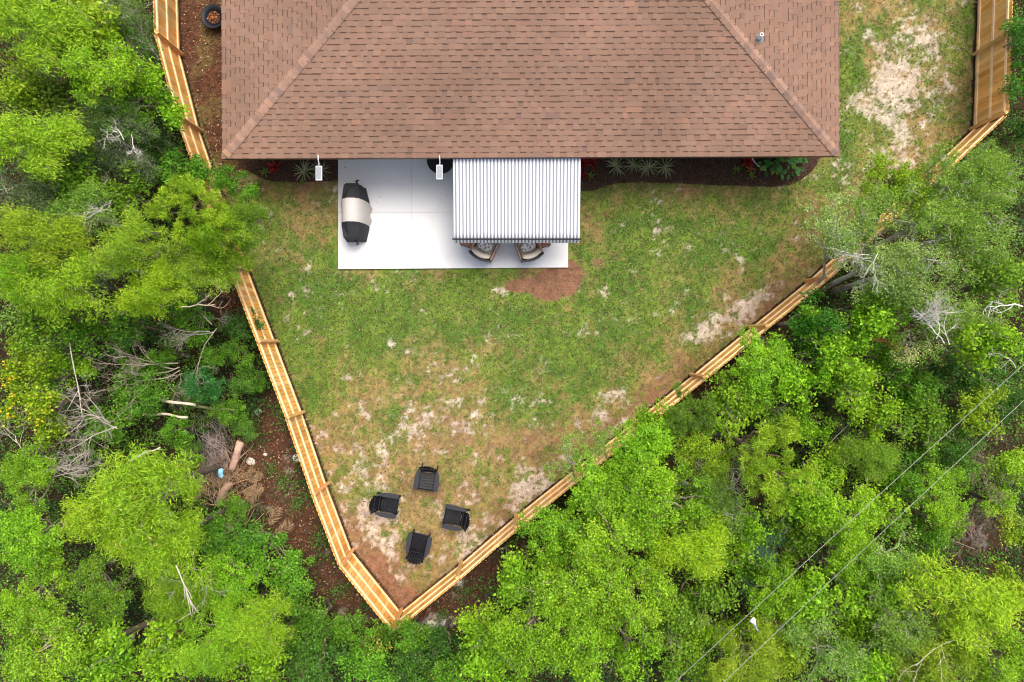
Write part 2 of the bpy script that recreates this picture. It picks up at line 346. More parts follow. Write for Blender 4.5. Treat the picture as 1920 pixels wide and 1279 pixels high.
# dead thatch bits on sand and lawn
n = 130000
x = rs.uniform(-12, 16.6, n); y = rs.uniform(-9.6, 13, n)
ok = INY(x, y) & ~inpoly(x, y, SIDE) & ~((x > -5.7) & (x < 1.85) & (y > 2.2)) & ~((x > -8.4) & (x < 9.4) & (y > 5.15)); x = x[ok]; y = y[ok]
n = len(x); ang = rs.uniform(0, 2 * pi, n); Ln = rs.uniform(.02, .07, n)
V, F = leaf_quads(np.stack([x, y, np.full(n, .028)], 1), unit(np.array([0, 0, 1.]) + rs.normal(0, .3, (n, 3))), np.stack([np.cos(ang), np.sin(ang), 0 * ang], 1), Ln, Ln * rs.uniform(.15, .5, n))
pal = np.array([[.26, .19, .10], [.18, .10, .06], [.32, .26, .17], [.1, .06, .035]])
o = link('dry_thatch', np_mesh('dry_thatch', V, F, np.repeat(pal[rs.randint(0, 4, n)] * rs.uniform(.7, 1.3, n)[:, None], 4, 0)), M['leaf_dry'])
tag(o, 'bits of straw and dead thatch scattered on the lawn and bare sand', 'thatch', kind='stuff')
# leaf litter outside the fence and in the side yard
n = 330000
x = rs.uniform(-16.5, 17, n); y = rs.uniform(-11.5, 13, n)
ins = INY(x, y); side = inpoly(x, y, SIDE) & ins & (x < -8.1); cl = blob(x, y, CLEAR)
ok = (side) | ((~ins) & (rs.rand(n) < .12 + cl)); x = x[ok]; y = y[ok]; n = len(x)
ang = rs.uniform(0, 2 * pi, n); Ln = rs.uniform(.03, .085, n)
V, F = leaf_quads(np.stack([x, y, rs.uniform(.02, .06, n)], 1), unit(np.array([0, 0, 1.]) + rs.normal(0, .35, (n, 3))), np.stack([np.cos(ang), np.sin(ang), 0 * ang], 1), Ln, Ln * rs.uniform(.12, .6, n))
pal = np.array([[.24, .08, .03], [.13, .045, .02], [.34, .17, .08], [.55, .42, .30], [.035, .02, .012], [.20, .11, .06], [.10, .05, .028]])
o = link('leaf_litter', np_mesh('leaf_litter', V, F, np.repeat(pal[rs.choice(7, n, p=[.2, .18, .12, .06, .2, .1, .14])] * rs.uniform(.7, 1.3, n)[:, None], 4, 0)), M['leaf_dry'])
tag(o, 'reddish brown fallen leaves and needles beside the house and outside the fence', 'leaf litter', kind='stuff')

# ------------------------------------------------------------------ house
HX, HY, HR = .54, 5.275, .0043
HW, HD, ZE, PI_ = 8.87, 14.0, 2.6, .29
house = empty('house', (HX, HY, 0), HR)
tag(house, 'single storey house with brown shingled hip roof above the white patio', 'house')
mb = MB(); mb.box((0, HD / 2, 1.3), (2 * HW - 1.2, HD - 1.2, 2.44)); mb.build('wall', M['wall'], house)
mb = MB(); mb.box((0, HD / 2, 2.545), (2 * HW - .08, HD - .08, .03)); mb.build('soffit', M['white'], house)
mb = MB(); mb.box((0, .012, 2.54), (2 * HW, .025, .16)); mb.box((0, HD - .012, 2.54), (2 * HW, .025, .16))
mb.box((-HW + .012, HD / 2, 2.54), (.025, HD - .06, .16)); mb.box((HW - .012, HD / 2, 2.54), (.025, HD - .06, .16))
m = MB(); mb.c = [(.10, .055, .04)] * len(mb.v); mb.build('fascia', M['resin'], house)
def shingle_slopes():
    rg = random.Random(5)
    e = .148; mbs = MB()
    base = [(.325, .21, .155), (.315, .203, .15), (.335, .217, .16), (.298, .196, .15), (.325, .203, .152), (.305, .203, .157)]
    ridge = HD / 2
    def emit(P, W2, up, sd):
        # P(u, v, h): local coords; W2(v): half length ; v plan distance from eave
        r = random.Random(sd); nc = int(ridge / e)
        for i in range(nc):
            v0 = i * e; v1 = v0 + e + .012; hw = W2(v0)
            if hw < .1: continue
            u = -hw - .012
            tooth = r.random() < .5
            while u < hw:
                wd = r.uniform(.10, .28) if tooth else r.uniform(.08, .20)
                if r.random() < .12: wd *= 1.6
                u2 = min(u + wd, hw + .012)
                c0 = base[r.randrange(6)]; k = r.uniform(.95, 1.06)
                if r.random() < .012: c0 = (.25, .17, .14)
                if r.random() < .008: c0 = (.38, .22, .16)
                c = tuple(q * k * f_ for q, f_ in zip(c0, (.63, .59, .55)))
                h0, h1 = (.024, .010) if tooth else (.013, .008)
                if not tooth:
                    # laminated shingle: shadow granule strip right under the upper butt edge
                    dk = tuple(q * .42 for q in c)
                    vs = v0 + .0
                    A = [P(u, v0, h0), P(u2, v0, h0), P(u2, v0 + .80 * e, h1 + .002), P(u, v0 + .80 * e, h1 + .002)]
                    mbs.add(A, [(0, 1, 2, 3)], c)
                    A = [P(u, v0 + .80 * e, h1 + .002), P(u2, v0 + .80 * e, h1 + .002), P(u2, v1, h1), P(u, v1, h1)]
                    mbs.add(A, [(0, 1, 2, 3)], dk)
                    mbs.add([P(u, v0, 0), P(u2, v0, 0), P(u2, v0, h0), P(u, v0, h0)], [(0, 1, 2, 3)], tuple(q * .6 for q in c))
                else:
                    A = [P(u, v0, h0), P(u2, v0, h0), P(u2, v1, h1), P(u, v1, h1), P(u, v0, 0), P(u2, v0, 0), P(u2, v1, 0), P(u, v1, 0)]
                    mbs.add(A, [(0, 1, 2, 3), (4, 5, 1, 0), (5, 6, 2, 1), (7, 4, 0, 3)], c)
                u = u2; tooth = not tooth if r.random() < .9 else tooth
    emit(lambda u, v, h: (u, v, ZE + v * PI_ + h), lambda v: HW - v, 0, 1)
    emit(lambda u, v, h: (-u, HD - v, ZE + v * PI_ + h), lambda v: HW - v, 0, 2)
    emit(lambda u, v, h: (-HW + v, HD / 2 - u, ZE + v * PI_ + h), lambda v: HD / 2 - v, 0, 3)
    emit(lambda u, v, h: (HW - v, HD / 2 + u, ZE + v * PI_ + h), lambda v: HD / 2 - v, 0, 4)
    # underlying deck
    zr = ZE + ridge * PI_
    mbs.add([(-HW, 0, ZE), (HW, 0, ZE), (HW, HD, ZE), (-HW, HD, ZE), (-HW + ridge, ridge, zr), (HW - ridge, ridge, zr)],
            [(0, 1, 5, 4), (1, 2, 5), (2, 3, 4, 5), (3, 0, 4)], (.16, .09, .07))
    # drip edge strip
    return mbs
roof = shingle_slopes().build('roof', M['shingle'], house)
caps = MB(); rg = random.Random(9)
zr = ZE + HD / 2 * PI_
def caprun(A, B, wd, s1, s2):
    A = Vector(A); B = Vector(B); L = (B - A).length; t = (B - A) / L; nn = int(L / .145)
    for i in range(nn):
        p = A + t * (i * L / nn); q = A + t * ((i + 1.25) * L / nn)
        k = rg.uniform(.9, 1.12); c = rg.choice([(.43, .265, .19), (.45, .27, .185), (.40, .25, .18), (.34, .22, .17), (.28, .19, .16), (.52, .31, .20), (.42, .26, .19), (.37, .235, .175)])
        c = tuple(x_ * k * .62 for x_ in c); h = .042
        V = []
        for (o, hh) in ((p, h), (q, h - .009)):
            for s in (s1, None, s2):
                if s is None: V.append(o + Vector((0, 0, hh + .022)))
                else: V.append(o + Vector(s) * wd + Vector((0, 0, hh)))
        dn = [v - Vector((0, 0, .03)) for v in V[:3]]
        caps.add(V + dn, [(0, 1, 4, 3), (1, 2, 5, 4), (6, 7, 1, 0), (7, 8, 2, 1)], c)
r_ = HD / 2
a1 = (1, 0, 0)
caprun((-HW + .05, .05, ZE + .01), (-HW + r_, r_, zr), .155, (.85, -.0, -.0), (0, .85, 0)) if False else None
# cap wings lie on the two slopes: perpendicular to the hip, one going down each slope
def hip(A, B, p1, p2): caprun(A, B, .135, p1, p2)
k_ = .7071; dz = -.0
hip((-HW + .1, .1, ZE + .029), (-HW + r_, r_, zr), (k_, -k_, -PI_ * k_), (-k_, k_, -PI_ * k_))
hip((HW - .1, .1, ZE + .029), (HW - r_, r_, zr), (-k_, -k_, -PI_ * k_), (k_, k_, -PI_ * k_))
hip((-HW + .1, HD - .1, ZE + .029), (-HW + r_, r_, zr), (k_, k_, -PI_ * k_), (-k_, -k_, -PI_ * k_))
hip((HW - .1, HD - .1, ZE + .029), (HW - r_, r_, zr), (-k_, k_, -PI_ * k_), (k_, -k_, -PI_ * k_))
hip((-HW + r_, r_, zr), (HW - r_, r_, zr), (0, -1, -PI_), (0, 1, -PI_))
caps.build('ridge_cap', M['shingle'], roof)
# vent pipe on the right slope
vp = W(1428, 68, 3.6); vx, vy = vp[0] - HX, vp[1] - HY; zz = ZE + (HW - vx) * PI_
mb = MB(); th = np.arange(13) * 2 * pi / 12
ring = lambda r, z: [(vx + r * cos(a), vy + r * sin(a), z) for a in th[:12]]
mb.loft([ring(.16, zz - .03), ring(.09, zz + .04), ring(.07, zz + .07)], cap=False); mb.c = [(.2, .22, .22)] * len(mb.v)
n0 = len(mb.v); mb.loft([ring(.055, zz), ring(.055, zz + .33), ring(.035, zz + .33), ring(.035, zz + .1)], (.75, .75, .74), cap=False)
mb.build('vent_pipe', M['resin'], house)
def window(cx, wd, z0, ht, y=.6):
    fr = MB()
    for s in (-1, 1): fr.box((cx + s * wd / 2, y - .02, z0 + ht / 2), (.06, .08, ht + .06)); fr.box((cx, y - .02, z0 + ht / 2 + s * ht / 2), (wd - .06, .078, .06))
    fr.box((cx, y - .02, z0 + ht / 2), (.04, .06, ht - .06)); wo = fr.build('window', M['white'], house)
    g = MB(); g.box((cx, y - .01, z0 + ht / 2), (wd, .03, ht)); g.build('pane', M['glass'], wo)
window(-6.8, 1.1, 1.0, 1.1); window(4.4, 1.6, 1.0, 1.1); window(7.0, 1.1, 1.0, 1.1)
do = MB(); 
for s in (-1, 0, 1): do.box((-1.0 + s * 1.2, .58, 1.1), (.07, .08, 2.14))
do.box((-1.0, .58, 2.2), (2.33, .078, .07)); dd = do.build('sliding_door', M['white'], house)
g = MB(); g.box((-1.0, .595, 1.1), (2.33, .02, 2.1)); g.build('pane', M['glass'], dd)
g = MB(); g.box((-.9, .52, 1.05), (.03, .04, .25)); g.build('handle', M['grey'], dd)
# eave lights
def eave_light(px, py0, py1, label, xp):
    p0 = W(px, py0, 2.66); p1 = W(px, py1, 2.5)
    r = empty('eave_light', (p1[0], p1[1], 2.5)); tag(r, label, 'light', 'white lights on brackets at the eave')
    b = MB(); b.tube([(xp, p0[1] - p1[1], .19), (xp, .35, .17), (xp, .26, .08), (0, .2, .02)], .016, 6); b.build('bracket', M['white'], r)
    h = MB(); h.box((0, 0, 0), (.185, .42, .05), col=(.5, .52, .54)); h.build('housing', M['resin'], r, bevel=.008)
    g = MB()
    g.box((0, 0, .0275), (.15, .36, .006))
    for i in range(5): g.box((0, -.14 + .07 * i, .0325), (.145, .008, .004), col=(1, 1, 1))
    g.build('grille', M['grey'], r)
eave_light(598, 291, 325, 'white framed grey light on a thin arm above the spiky plant left of the patio', .02)
eave_light(824, 292, 323, 'white framed grey light on a thin arm above the black round table beside the awning', .02)

# ------------------------------------------------------------------ patio
ptl = [W(635, 505)[:2], W(1065, 502)[:2], (W(1065, 502)[0] - .005, 5.9), (W(635, 505)[0], 5.88)]
mb = MB()
XL, XM, XR = ptl[0][0], W(773, 0)[0], ptl[1][0]; YB = ptl[0][1]; YM = W(0, 399)[1]; YT = 5.85
pts_y = lambda x_: YB + (x_ - XL) * .0070
g_ = .009
for (xa, xb) in ((XL, XM), (XM, W(921, 0)[0]), (W(921, 0)[0], XR)):
    for (ya, yb) in ((None, YM), (YM, YT)):
        a = xa + g_ / 2; b = xb - g_ / 2
        P = [(a, (pts_y(a) if ya is None else ya + g_ / 2)), (b, (pts_y(b) if ya is None else ya + g_ / 2)), (b, yb - g_ / 2), (a, yb - g_ / 2)]
        mb.prism(P, -.05, .105, (.63, .635, .63))
mb.prism([(XL + .01, YB + .02), (XR - .01, YB + .07), (XR - .01, YT - .01), (XL + .01, YT - .01)], -.05, .085, (.30, .30, .30))
rr = random.Random(3)
for i in range(26):
    a = rr.uniform(XL + .2, XR - .2); b = rr.uniform(YB + .3, YT - .4); r0 = rr.uniform(.004, .016)
    if i == 0: a, b, r0 = *W(714, 371)[:2], .022
    if i == 1: a, b, r0 = *W(648, 315)[:2], .026
    mb.prism([(a + r0 * cos(t), b + r0 * sin(t) * .7) for t in np.arange(7) * .9], .104, .108, (.22, .2, .17))
po = mb.build('patio_slab', M['concrete'])
tag(po, 'white painted concrete patio slab with saw cut joints behind the house', 'patio', kind='structure')

# ------------------------------------------------------------------ mulch beds
def bed(outline, name, label, seed):
    P = [W(*p)[:2] for p in outline]
    Q = []
    for i in range(len(P) - 1):
        for t in np.linspace(0, 1, 7)[:-1]: Q.append(P[i] * (1 - t) + P[i + 1] * t)
    Q.append(P[-1]); Q = [np.array([q[0], q[1] + (rr.random() - .5) * .025]) for q in Q]
    top = [(q[0], 6.3) for q in Q]
    m = MB(); n = len(Q)
    m.loft([[(q[0], q[1] - .03, -.03) for q in Q], [(q[0], q[1] + .02, .05) for q in Q], [(q[0], q[1] + .3, .075) for q in Q], [(t[0], t[1], .075) for t in top]], closed=False, cap=False)
    o = m.build(name, M['mulch'], smooth=True); tag(o, label, 'mulch bed', kind='structure')
    xa, xb = min(q[0] for q in Q), max(q[0] for q in Q)
    r2 = np.random.RandomState(seed); k = int((xb - xa) * 2400); x = r2.uniform(xa, xb, k)
    lo = np.interp(x, [q[0] for q in Q], [q[1] for q in Q]); y = lo + r2.uniform(-.02, 1.15, k) * (6.0 - lo)
    ang = r2.uniform(0, 2 * pi, k); Ln = r2.uniform(.02, .07, k)
    V, F = leaf_quads(np.stack([x, y, r2.uniform(.07, .1, k)], 1), unit(np.array([0, 0, 1.]) + r2.normal(0, .4, (k, 3))), np.stack([np.cos(ang), np.sin(ang), 0 * ang], 1), Ln, Ln * .4)
    c = np.array([.06, .033, .021]) * r2.uniform(.5, 2.0, k)[:, None]; hi = r2.rand(k) < .03; c[hi] = (.2, .13, .08)
    return V, F, c
B1 = bed([(445, 300), (470, 322), (500, 338), (545, 342), (600, 340), (634, 338)], 'mulch_bed', 'dark mulch bed between the house corner and the left side of the patio', 4)
B2 = bed([(1067, 352), (1090, 357), (1112, 357), (1130, 350), (1155, 343), (1200, 341), (1260, 343), (1330, 346), (1400, 348), (1450, 350), (1480, 346), (1505, 334), (1524, 318), (1536, 297)], 'mulch_bed', 'long dark mulch bed with curved edge under the right eave', 5)
V = np.concatenate([B1[0], B2[0]]); k = len(B1[0]) // 4 + len(B2[0]) // 4
o = link('mulch_chips', np_mesh('mulch_chips', V, np.arange(k * 4).reshape(-1, 4), np.repeat(np.concatenate([B1[2], B2[2]]), 4, 0)), M['leaf_dry'])
tag(o, 'loose dark bark chips covering the planting beds along the house wall', 'mulch', kind='stuff')

# ------------------------------------------------------------------ fence
fence = empty('wooden_fence', tuple(W(753, 1141)))
tag(fence, 'new yellow pine picket privacy fence running around the whole back yard', 'fence')
FL = Vector(fence.location)
rf = random.Random(21)
woodc = lambda k=1.0: (lambda b_, j_: tuple(c * k * j_ for c in b_))(rf.choice([(.90, .47, .13), (.92, .51, .16), (.85, .41, .10), (.92, .56, .21)]), rf.uniform(.82, 1.1))
def seg(A, B, k):
    A = Vector((A[0], A[1], 0)); B = Vector((B[0], B[1], 0)); t = (B - A).normalized(); nn = Vector((t.y, -t.x, 0))   # outward
    C_ = Vector((0, 0, 0))
    mid = (A + B) / 2; inner = Vector((0, 3, 0)) if mid.y < 2 else Vector((0, mid.y, 0))
    if (mid + nn - inner).length < (mid - nn - inner).length: nn = -nn
    L = (B - A).length; a = math.atan2(t.y, t.x)
    pk = MB(); npk = round(L / .142); wd = L / npk
    for i in range(npk):
        h = 1.83 + rf.uniform(-.012, .012); c = A + t * (i + .5) * wd + nn * .1 - FL; hw = wd / 2 - .0048; th_ = .0085
        lean = rf.uniform(-.002, .002)
        prof = [(-hw, .0), (hw, .0), (hw, h - .04), (hw - .035, h), (-hw + .035, h), (-hw, h - .04)]
        V = [c + t * u + nn * (s * th_ + lean) + Vector((0, 0, z - c.z)) for s in (-1, 1) for (u, z) in prof]
        pk.add(V, [(5, 4, 3, 2, 1, 0), (6, 7, 8, 9, 10, 11)] + [(j, (j + 1) % 6, 6 + (j + 1) % 6, 6 + j) for j in range(6)], woodc(.92))
    pn = pk.build('picket_panel', M['wood'], fence)
    for z in (.17, .93, 1.64):
        r = MB(); r.box(tuple((A + B) / 2 + nn * .068 - FL + Vector((0, 0, z))), (L - .012, .04, .088), rz=a, col=tuple(min(.92, q * rf.uniform(.95, 1.08)) for q in (.90, .62, .33))); r.build('rail', M['wood'], pn)
for i in range(len(FN) - 1): seg(FN[i], FN[i + 1], i)
for p in FN:
    m = MB(); P = Vector((p[0], p[1], .93)) - FL
    k = FN.index(p) if False else 0
    a = rf.uniform(-.05, .05)
    m.box(tuple(P), (.09, .09, 1.9), rz=a + .6, col=tuple(q * rf.uniform(.85, 1.05) for q in (.66, .40, .15))); m.build('post', M['wood'], fence)

# ------------------------------------------------------------------ awning
aw = empty('awning', (0, 0, 0)); tag(aw, 'extended awning with narrow white and grey stripes over the patio', 'awning')
Z1, Z0 = 2.52, 2.1
ax0, ax1 = W(849.5, 449, Z0)[0] + .02, W(1088.5, 449, Z0)[0] - .02; ayb = W(0, 447.5, Z0)[1]; ayt = 5.8
aw.location = (ax0, ayb, 0); AW_ = ax1 - ax0; AL = ayt - ayb
mb = MB(); nu, nv = 36, 14; V = []; Fq = []
for j in range(nv + 1):
    for i in range(nu + 1):
        v = j / nv; V.append((AW_ * i / nu, AL * v, Z0 + (Z1 - Z0) * v - .03 * sin(pi * v) + .006 * sin(i * .9)))
for j in range(nv):
    for i in range(nu): a = j * (nu + 1) + i; Fq.append((a, a + 1, a + nu + 2, a + nu + 1))
mb.add(V, Fq); cn = mb.build('canopy', M['stripe'], aw, smooth=True)
sm = cn.modifiers.new('thickness', 'SOLIDIFY'); sm.thickness = .004
mb = MB(); nu = 37 * 6; V = []; Fq = []
for i in range(nu + 1):
    x_ = AW_ * i / nu; sc = .5 + .5 * cos(2 * pi * (x_ / .1014 - .28))
    V += [(x_, -.03, Z0 - .005), (x_, -.075, Z0 - .10), (x_, -.105, Z0 - .15 - .035 * sc)]
for i in range(nu): a = i * 3; Fq += [(a, a + 3, a + 4, a + 1), (a + 1, a + 4, a + 5, a + 2)]
mb.add(V, Fq); va = mb.build('valance', M['stripe'], aw); sm = va.modifiers.new('thickness', 'SOLIDIFY'); sm.thickness = .003
mb = MB(); mb.tube([(-.04, -.015, Z0 + .02), (AW_ + .04, -.015, Z0 + .02)], .022, 8); mb.build('front_bar', M['black'], aw)
mb = MB(); mb.box((AW_ / 2, AL + .02, Z1 + .0), (AW_ + .06, .1, .12)); mb.build('cassette', M['white'], aw)
for s in (0, 1):
    f = lambda u: u if s == 0 else AW_ - u
    mb = MB(); mb.tube([(f(.3), AL - .05, Z1 - .12), (f(1.35), AL * .5, 2.14), (f(.35), .02, Z0 - .03)], .025, 6); mb.build('folding_arm', M['grey'], aw)

# ------------------------------------------------------------------ grill under cover
gp = W(664, 400, .5)
gr = empty('covered_grill', (gp[0] + .02, gp[1], .105)); tag(gr, 'barbecue grill under black and beige fitted cover on the left of the patio', 'grill')
def prof(y, wl, wr, top, lid, fl=0):
    return [(-wl - .02, y, 0.03), (-wl, y, .5), (-wl + .01, y, top - .12), (-wl + .06, y, top), (-wl * .3, y, top + lid), (wr * .35, y, top + lid * .95), (wr * .75, y, top + lid * .3), (wr, y, top - .22), (wr + .05 + fl, y, .42), (wr + .07 + fl, y, .03)]
rg_ = random.Random(4)
def jit(r, a=.012): return [(x + rg_.uniform(-a, a), y + rg_.uniform(-a, a), z + rg_.uniform(-a, a) * .6) for (x, y, z) in r]
S0 = prof(-.36, .34, .33, .93, .2); S1 = prof(.36, .34, .33, .93, .2)
mb = MB(); mb.loft([S0, jit(prof(-.18, .34, .35, .94, .22, .05)), jit(prof(0, .34, .34, .94, .22, .0)), jit(prof(.2, .34, .36, .94, .22, .05)), S1], (.46, .44, .41), closed=False, cap=False)
cc_ = mb.build('cover_centre', M['cover'], gr, smooth=True)
for s, e in ((-1, S0), (1, S1)):
    mb = MB(); R1 = [(x, s * .36, z) for (x, y, z) in e]; R2 = jit([(x, s * .45, z - (.06 if z > .8 else 0)) for (x, y, z) in e], .008)
    R3 = jit([(x * .9, s * (.80 if z > .3 else .86), min(z, .9)) for (x, y, z) in prof(0, .33, .26, .86, .03)], .01)
    R4 = [(x * .78, s * .86, min(z, .84)) for (x, y, z) in prof(0, .31, .24, .82, .02)]
    R5 = [(x * .8, s * .89, z * .55) for (x, y, z) in R4]
    mb.loft([R1, R2, R3, R4], (.028, .029, .033), closed=False, cap=False)
    mb.f.append(tuple(range(len(mb.v) - 10, len(mb.v))))
    mb.build('cover_end', M['cover'], gr, smooth=False)
    mb = MB(); mb.box((.1, s * .93, .55), (.05, .16, .015), rz=.5, col=(.02, .02, .02)); mb.box((.12, s * .99, .55), (.09, .05, .02), rz=.6, col=(.02, .02, .02)); mb.build('strap', M['resin'], gr)

# ------------------------------------------------------------------ round table on patio and planter
def disc(m, r, z0, z1, n=40, col=(1, 1, 1), r1=None):
    m.loft([[(r * cos(t), r * sin(t), z0) for t in np.arange(n) * 2 * pi / n], [((r1 or r) * cos(t), (r1 or r) * sin(t), z1) for t in np.arange(n) * 2 * pi / n]], col)
p = W(826, 300, .7)
rt = empty('round_table', (p[0], p[1], .105)); tag(rt, 'round black table half hidden between the eave and the awning', 'table')
m = MB(); disc(m, .43, .57, .6, col=(.012, .013, .017)); m.build('tabletop', M['resin'], rt, bevel=.006)
m = MB(); disc(m, .05, .03, .57, 16, (.015, .015, .017)); disc(m, .26, 0, .03, 24, (.015, .015, .017)); m.build('pedestal', M['resin'], rt)
p = W(399, 31, .35)
pl = empty('planter', (p[0], p[1], .02)); tag(pl, 'wide round black planter half under the left eave with orange leaves inside', 'planter')
m = MB(); n_ = 36; rg2 = lambda r, z: [(r * cos(t), r * sin(t), z) for t in np.arange(n_) * 2 * pi / n_]
m.loft([rg2(.26, 0), rg2(.37, .3), rg2(.385, .34), rg2(.36, .35), rg2(.22, .24), rg2(.19, .2)], (.008, .010, .015)); m.build('bowl', M['resin'], pl, smooth=True)
m = MB(); disc(m, .21, .2, .25, 20); m.build('soil', M['soil'], pl)
r2 = np.random.RandomState(8); k = 90; aa = r2.uniform(0, 2 * pi, k); q = r2.uniform(0, .19, k); Ln = r2.uniform(.03, .08, k)
V, F = leaf_quads(np.stack([q * np.cos(aa), q * np.sin(aa), r2.uniform(.26, .3, k)], 1), unit(np.array([0, 0, 1.]) + r2.normal(0, .4, (k, 3))), r2.normal(0, 1, (k, 3)), Ln, Ln * .5)
link('dead_leaves', np_mesh('dead_leaves', V, F, np.repeat(np.array([.35, .13, .04]) * r2.uniform(.5, 1.6, k)[:, None], 4, 0)), M['leaf_dry'], pl)

# ------------------------------------------------------------------ patio armchairs
def armchair():
    r = empty('patio_armchair')
    wk = (.13, .085, .055)
    m = MB()
    m.box((0, 0, .2), (.66, .66, .16), col=wk); m.build('seat_base', M['wicker'], r, bevel=.01)
    for s in (-1, 1):
        m = MB(); m.box((s * .345, 0, .34), (.05, .72, .5), col=(.34, .23, .16)); m.box((s * .345, .02, .605), (.055, .70, .03), col=(.42, .29, .21)); m.build('arm', M['wicker'], r, bevel=.008)
    m = MB(); rings = []
    for t in np.linspace(-1, 1, 13):
        x = t * .355; y = -.40 + .09 * t * t
        rings.append([(x, y + .03, .28), (x, y - .035, .28), (x, y - .10, .93), (x, y - .04, .94)])
    m.loft(rings, (.03, .03, .032)); m.build('back_frame', M['wicker'], r)
    m = MB(); m.box((0, .03, .36), (.60, .62, .16)); c = m.build('seat_cushion', M['cushion'], r, bevel=.05)
    m = MB(); rings = []
    for t in np.linspace(-1, 1, 9):
        x = t * .30; y = -.36 + .08 * t * t; f = 1 - .12 * t ** 4
        rings.append([(x, y + .18 * f, .44), (x, y + .01, .44), (x, y - .055, .88 * (.97 + .03 * f)), (x, y + .0, .92 * (.97 + .03 * f)), (x, y + .1 * f, .86 * f)])
    m.loft(rings); m.build('back_cushion', M['cushion'], r, smooth=False, bevel=.02)
    m = MB(); rings = []
    for k in range(9):
        ph = -pi / 2 + pi * k / 8; rad = abs(cos(ph)) ** .6; th2 = .085 * sin(ph)
        rings.append([(.235 * rad * np.sign(cos(a)) * abs(cos(a)) ** .6, .0 + .17 * rad * np.sign(sin(a)) * abs(sin(a)) ** .6, th2) for a in np.arange(20) * 2 * pi / 20])
    m.loft(rings); po_ = m.build('throw_pillow', M['pillow'], r, smooth=True); po_.location = (0, .0, .58); po_.rotation_euler = (.7, 0, 0)
    for sx_ in (-1, 1):
        for sy in (-1, 1):
            m = MB(); m.box((sx_ * .3, sy * .29, .06), (.05, .05, .12), col=(.03, .03, .03)); m.build('leg', M['resin'], r)
    return r
ac = armchair()
def place_chair(o, px, py, rz, label):
    q = W(px, py, .95); f = (-sin(rz), cos(rz)); o.location = (q[0] + .44 * f[0], q[1] + .44 * f[1], .105); o.rotation_euler = (0, 0, rz); tag(o, label, 'armchair', 'cushioned armchairs under the awning')
ac2 = copy_tree(ac)
place_chair(ac, 897.5, 484, R_(-25), 'left beige cushioned armchair at the awning edge, turned toward the upper right')
place_chair(ac2, 1000.5, 485.5, R_(21), 'right beige cushioned armchair at the awning edge, turned toward the upper left')
def side_table():
    r = empty('side_table'); m = MB()
    m.box((0, 0, .51), (.43, .43, .03)); m.build('tabletop', M['tabletop'], r, bevel=.006)
    m = MB(); m.box((0, 0, .475), (.45, .45, .035), col=(.012, .012, .013)); m.build('apron', M['resin'], r)
    for a in (-1, 1):
        for b in (-1, 1):
            m = MB(); m.box((a * .19, b * .19, .23), (.03, .03, .455), col=(.015, .015, .015)); m.build('leg', M['resin'], r)
    return r
st = side_table(); st2 = copy_tree(st)
p = W(879, 451, .5); st.location = (p[0], p[1], .105); st.rotation_euler = (0, 0, R_(-22)); tag(st, 'brown topped square side table left of the left armchair', 'side table', 'square side tables under the awning')
p = W(1016, 452, .5); st2.location = (p[0], p[1], .105); st2.rotation_euler = (0, 0, R_(19)); tag(st2, 'brown topped square side table right of the right armchair', 'side table', 'square side tables under the awning')

# ------------------------------------------------------------------ adirondack chairs
BLK = (.008, .009, .013)
def adirondack():
    r = empty('adirondack_chair')
    m = MB()
    for i in range(6):
        t = i / 5; y = .30 - t * .46; z = .36 - t * .10
        m.box((0, y, z), (.50, .082, .02), col=BLK, rx=.2)
    m.box((0, .35, .34), (.52, .03, .09), col=BLK, rx=-.3)
    m.build('seat', M['resin'], r, bevel=.004)
    bk = MB()
    for i in range(7):
        u = (i - 3) / 3; xb = u * .20; xt = u * .27; hgt = .74 - .10 * u * u
        y0, z0 = -.19, .24; y1, z1 = y0 - .40 * hgt, z0 + .93 * hgt; w0, w1 = .031, .0425
        curve = -.03 * (1 - u * u)
        y0 += curve; y1 += curve
        bk.add([(xb - w0, y0, z0), (xb + w0, y0, z0), (xt + w1, y1, z1), (xt - w1, y1, z1), (xb - w0, y0 - .02, z0), (xb + w0, y0 - .02, z0), (xt + w1, y1 - .02, z1), (xt - w1, y1 - .02, z1)],
               [(0, 1, 2, 3), (7, 6, 5, 4), (0, 4, 5, 1), (1, 5, 6, 2), (2, 6, 7, 3), (3, 7, 4, 0)], BLK)
    bk.box((0, -.27, .42), (.46, .03, .06), col=BLK); bk.box((0, -.40, .70), (.50, .03, .06), col=BLK)
    bk.build('backrest', M['resin'], r)
    for s in (-1, 1):
        m = MB(); out = [(.27, .36), (.40, .37), (.425, .25), (.425, .0), (.40, -.20), (.34, -.34), (.29, -.36), (.27, -.2), (.265, .1)]
        P = [(s * x, y) for x, y in out]; P = P if s > 0 else P[::-1]
        m.prism(P, .53, .555, (.025, .028, .034)); m.build('arm', M['resin'], r, bevel=.005)
        m = MB(); m.box((s * .285, .33, .265), (.035, .11, .53), col=BLK); m.build('leg', M['resin'], r, bevel=.004)
        m = MB(); m.add([(s * .27 + d_, y, z) for d_ in (-.017, .017) for (y, z) in ((.36, .27), (.36, .37), (-.22, .26), (-.46, .06), (-.46, 0), (-.36, 0))],
                        [(5, 4, 3, 2, 1, 0), (6, 7, 8, 9, 10, 11)] + [(j, (j + 1) % 6, 6 + (j + 1) % 6, 6 + j) for j in range(6)], BLK); m.build('leg', M['resin'], r)
    return r
ad = adirondack()
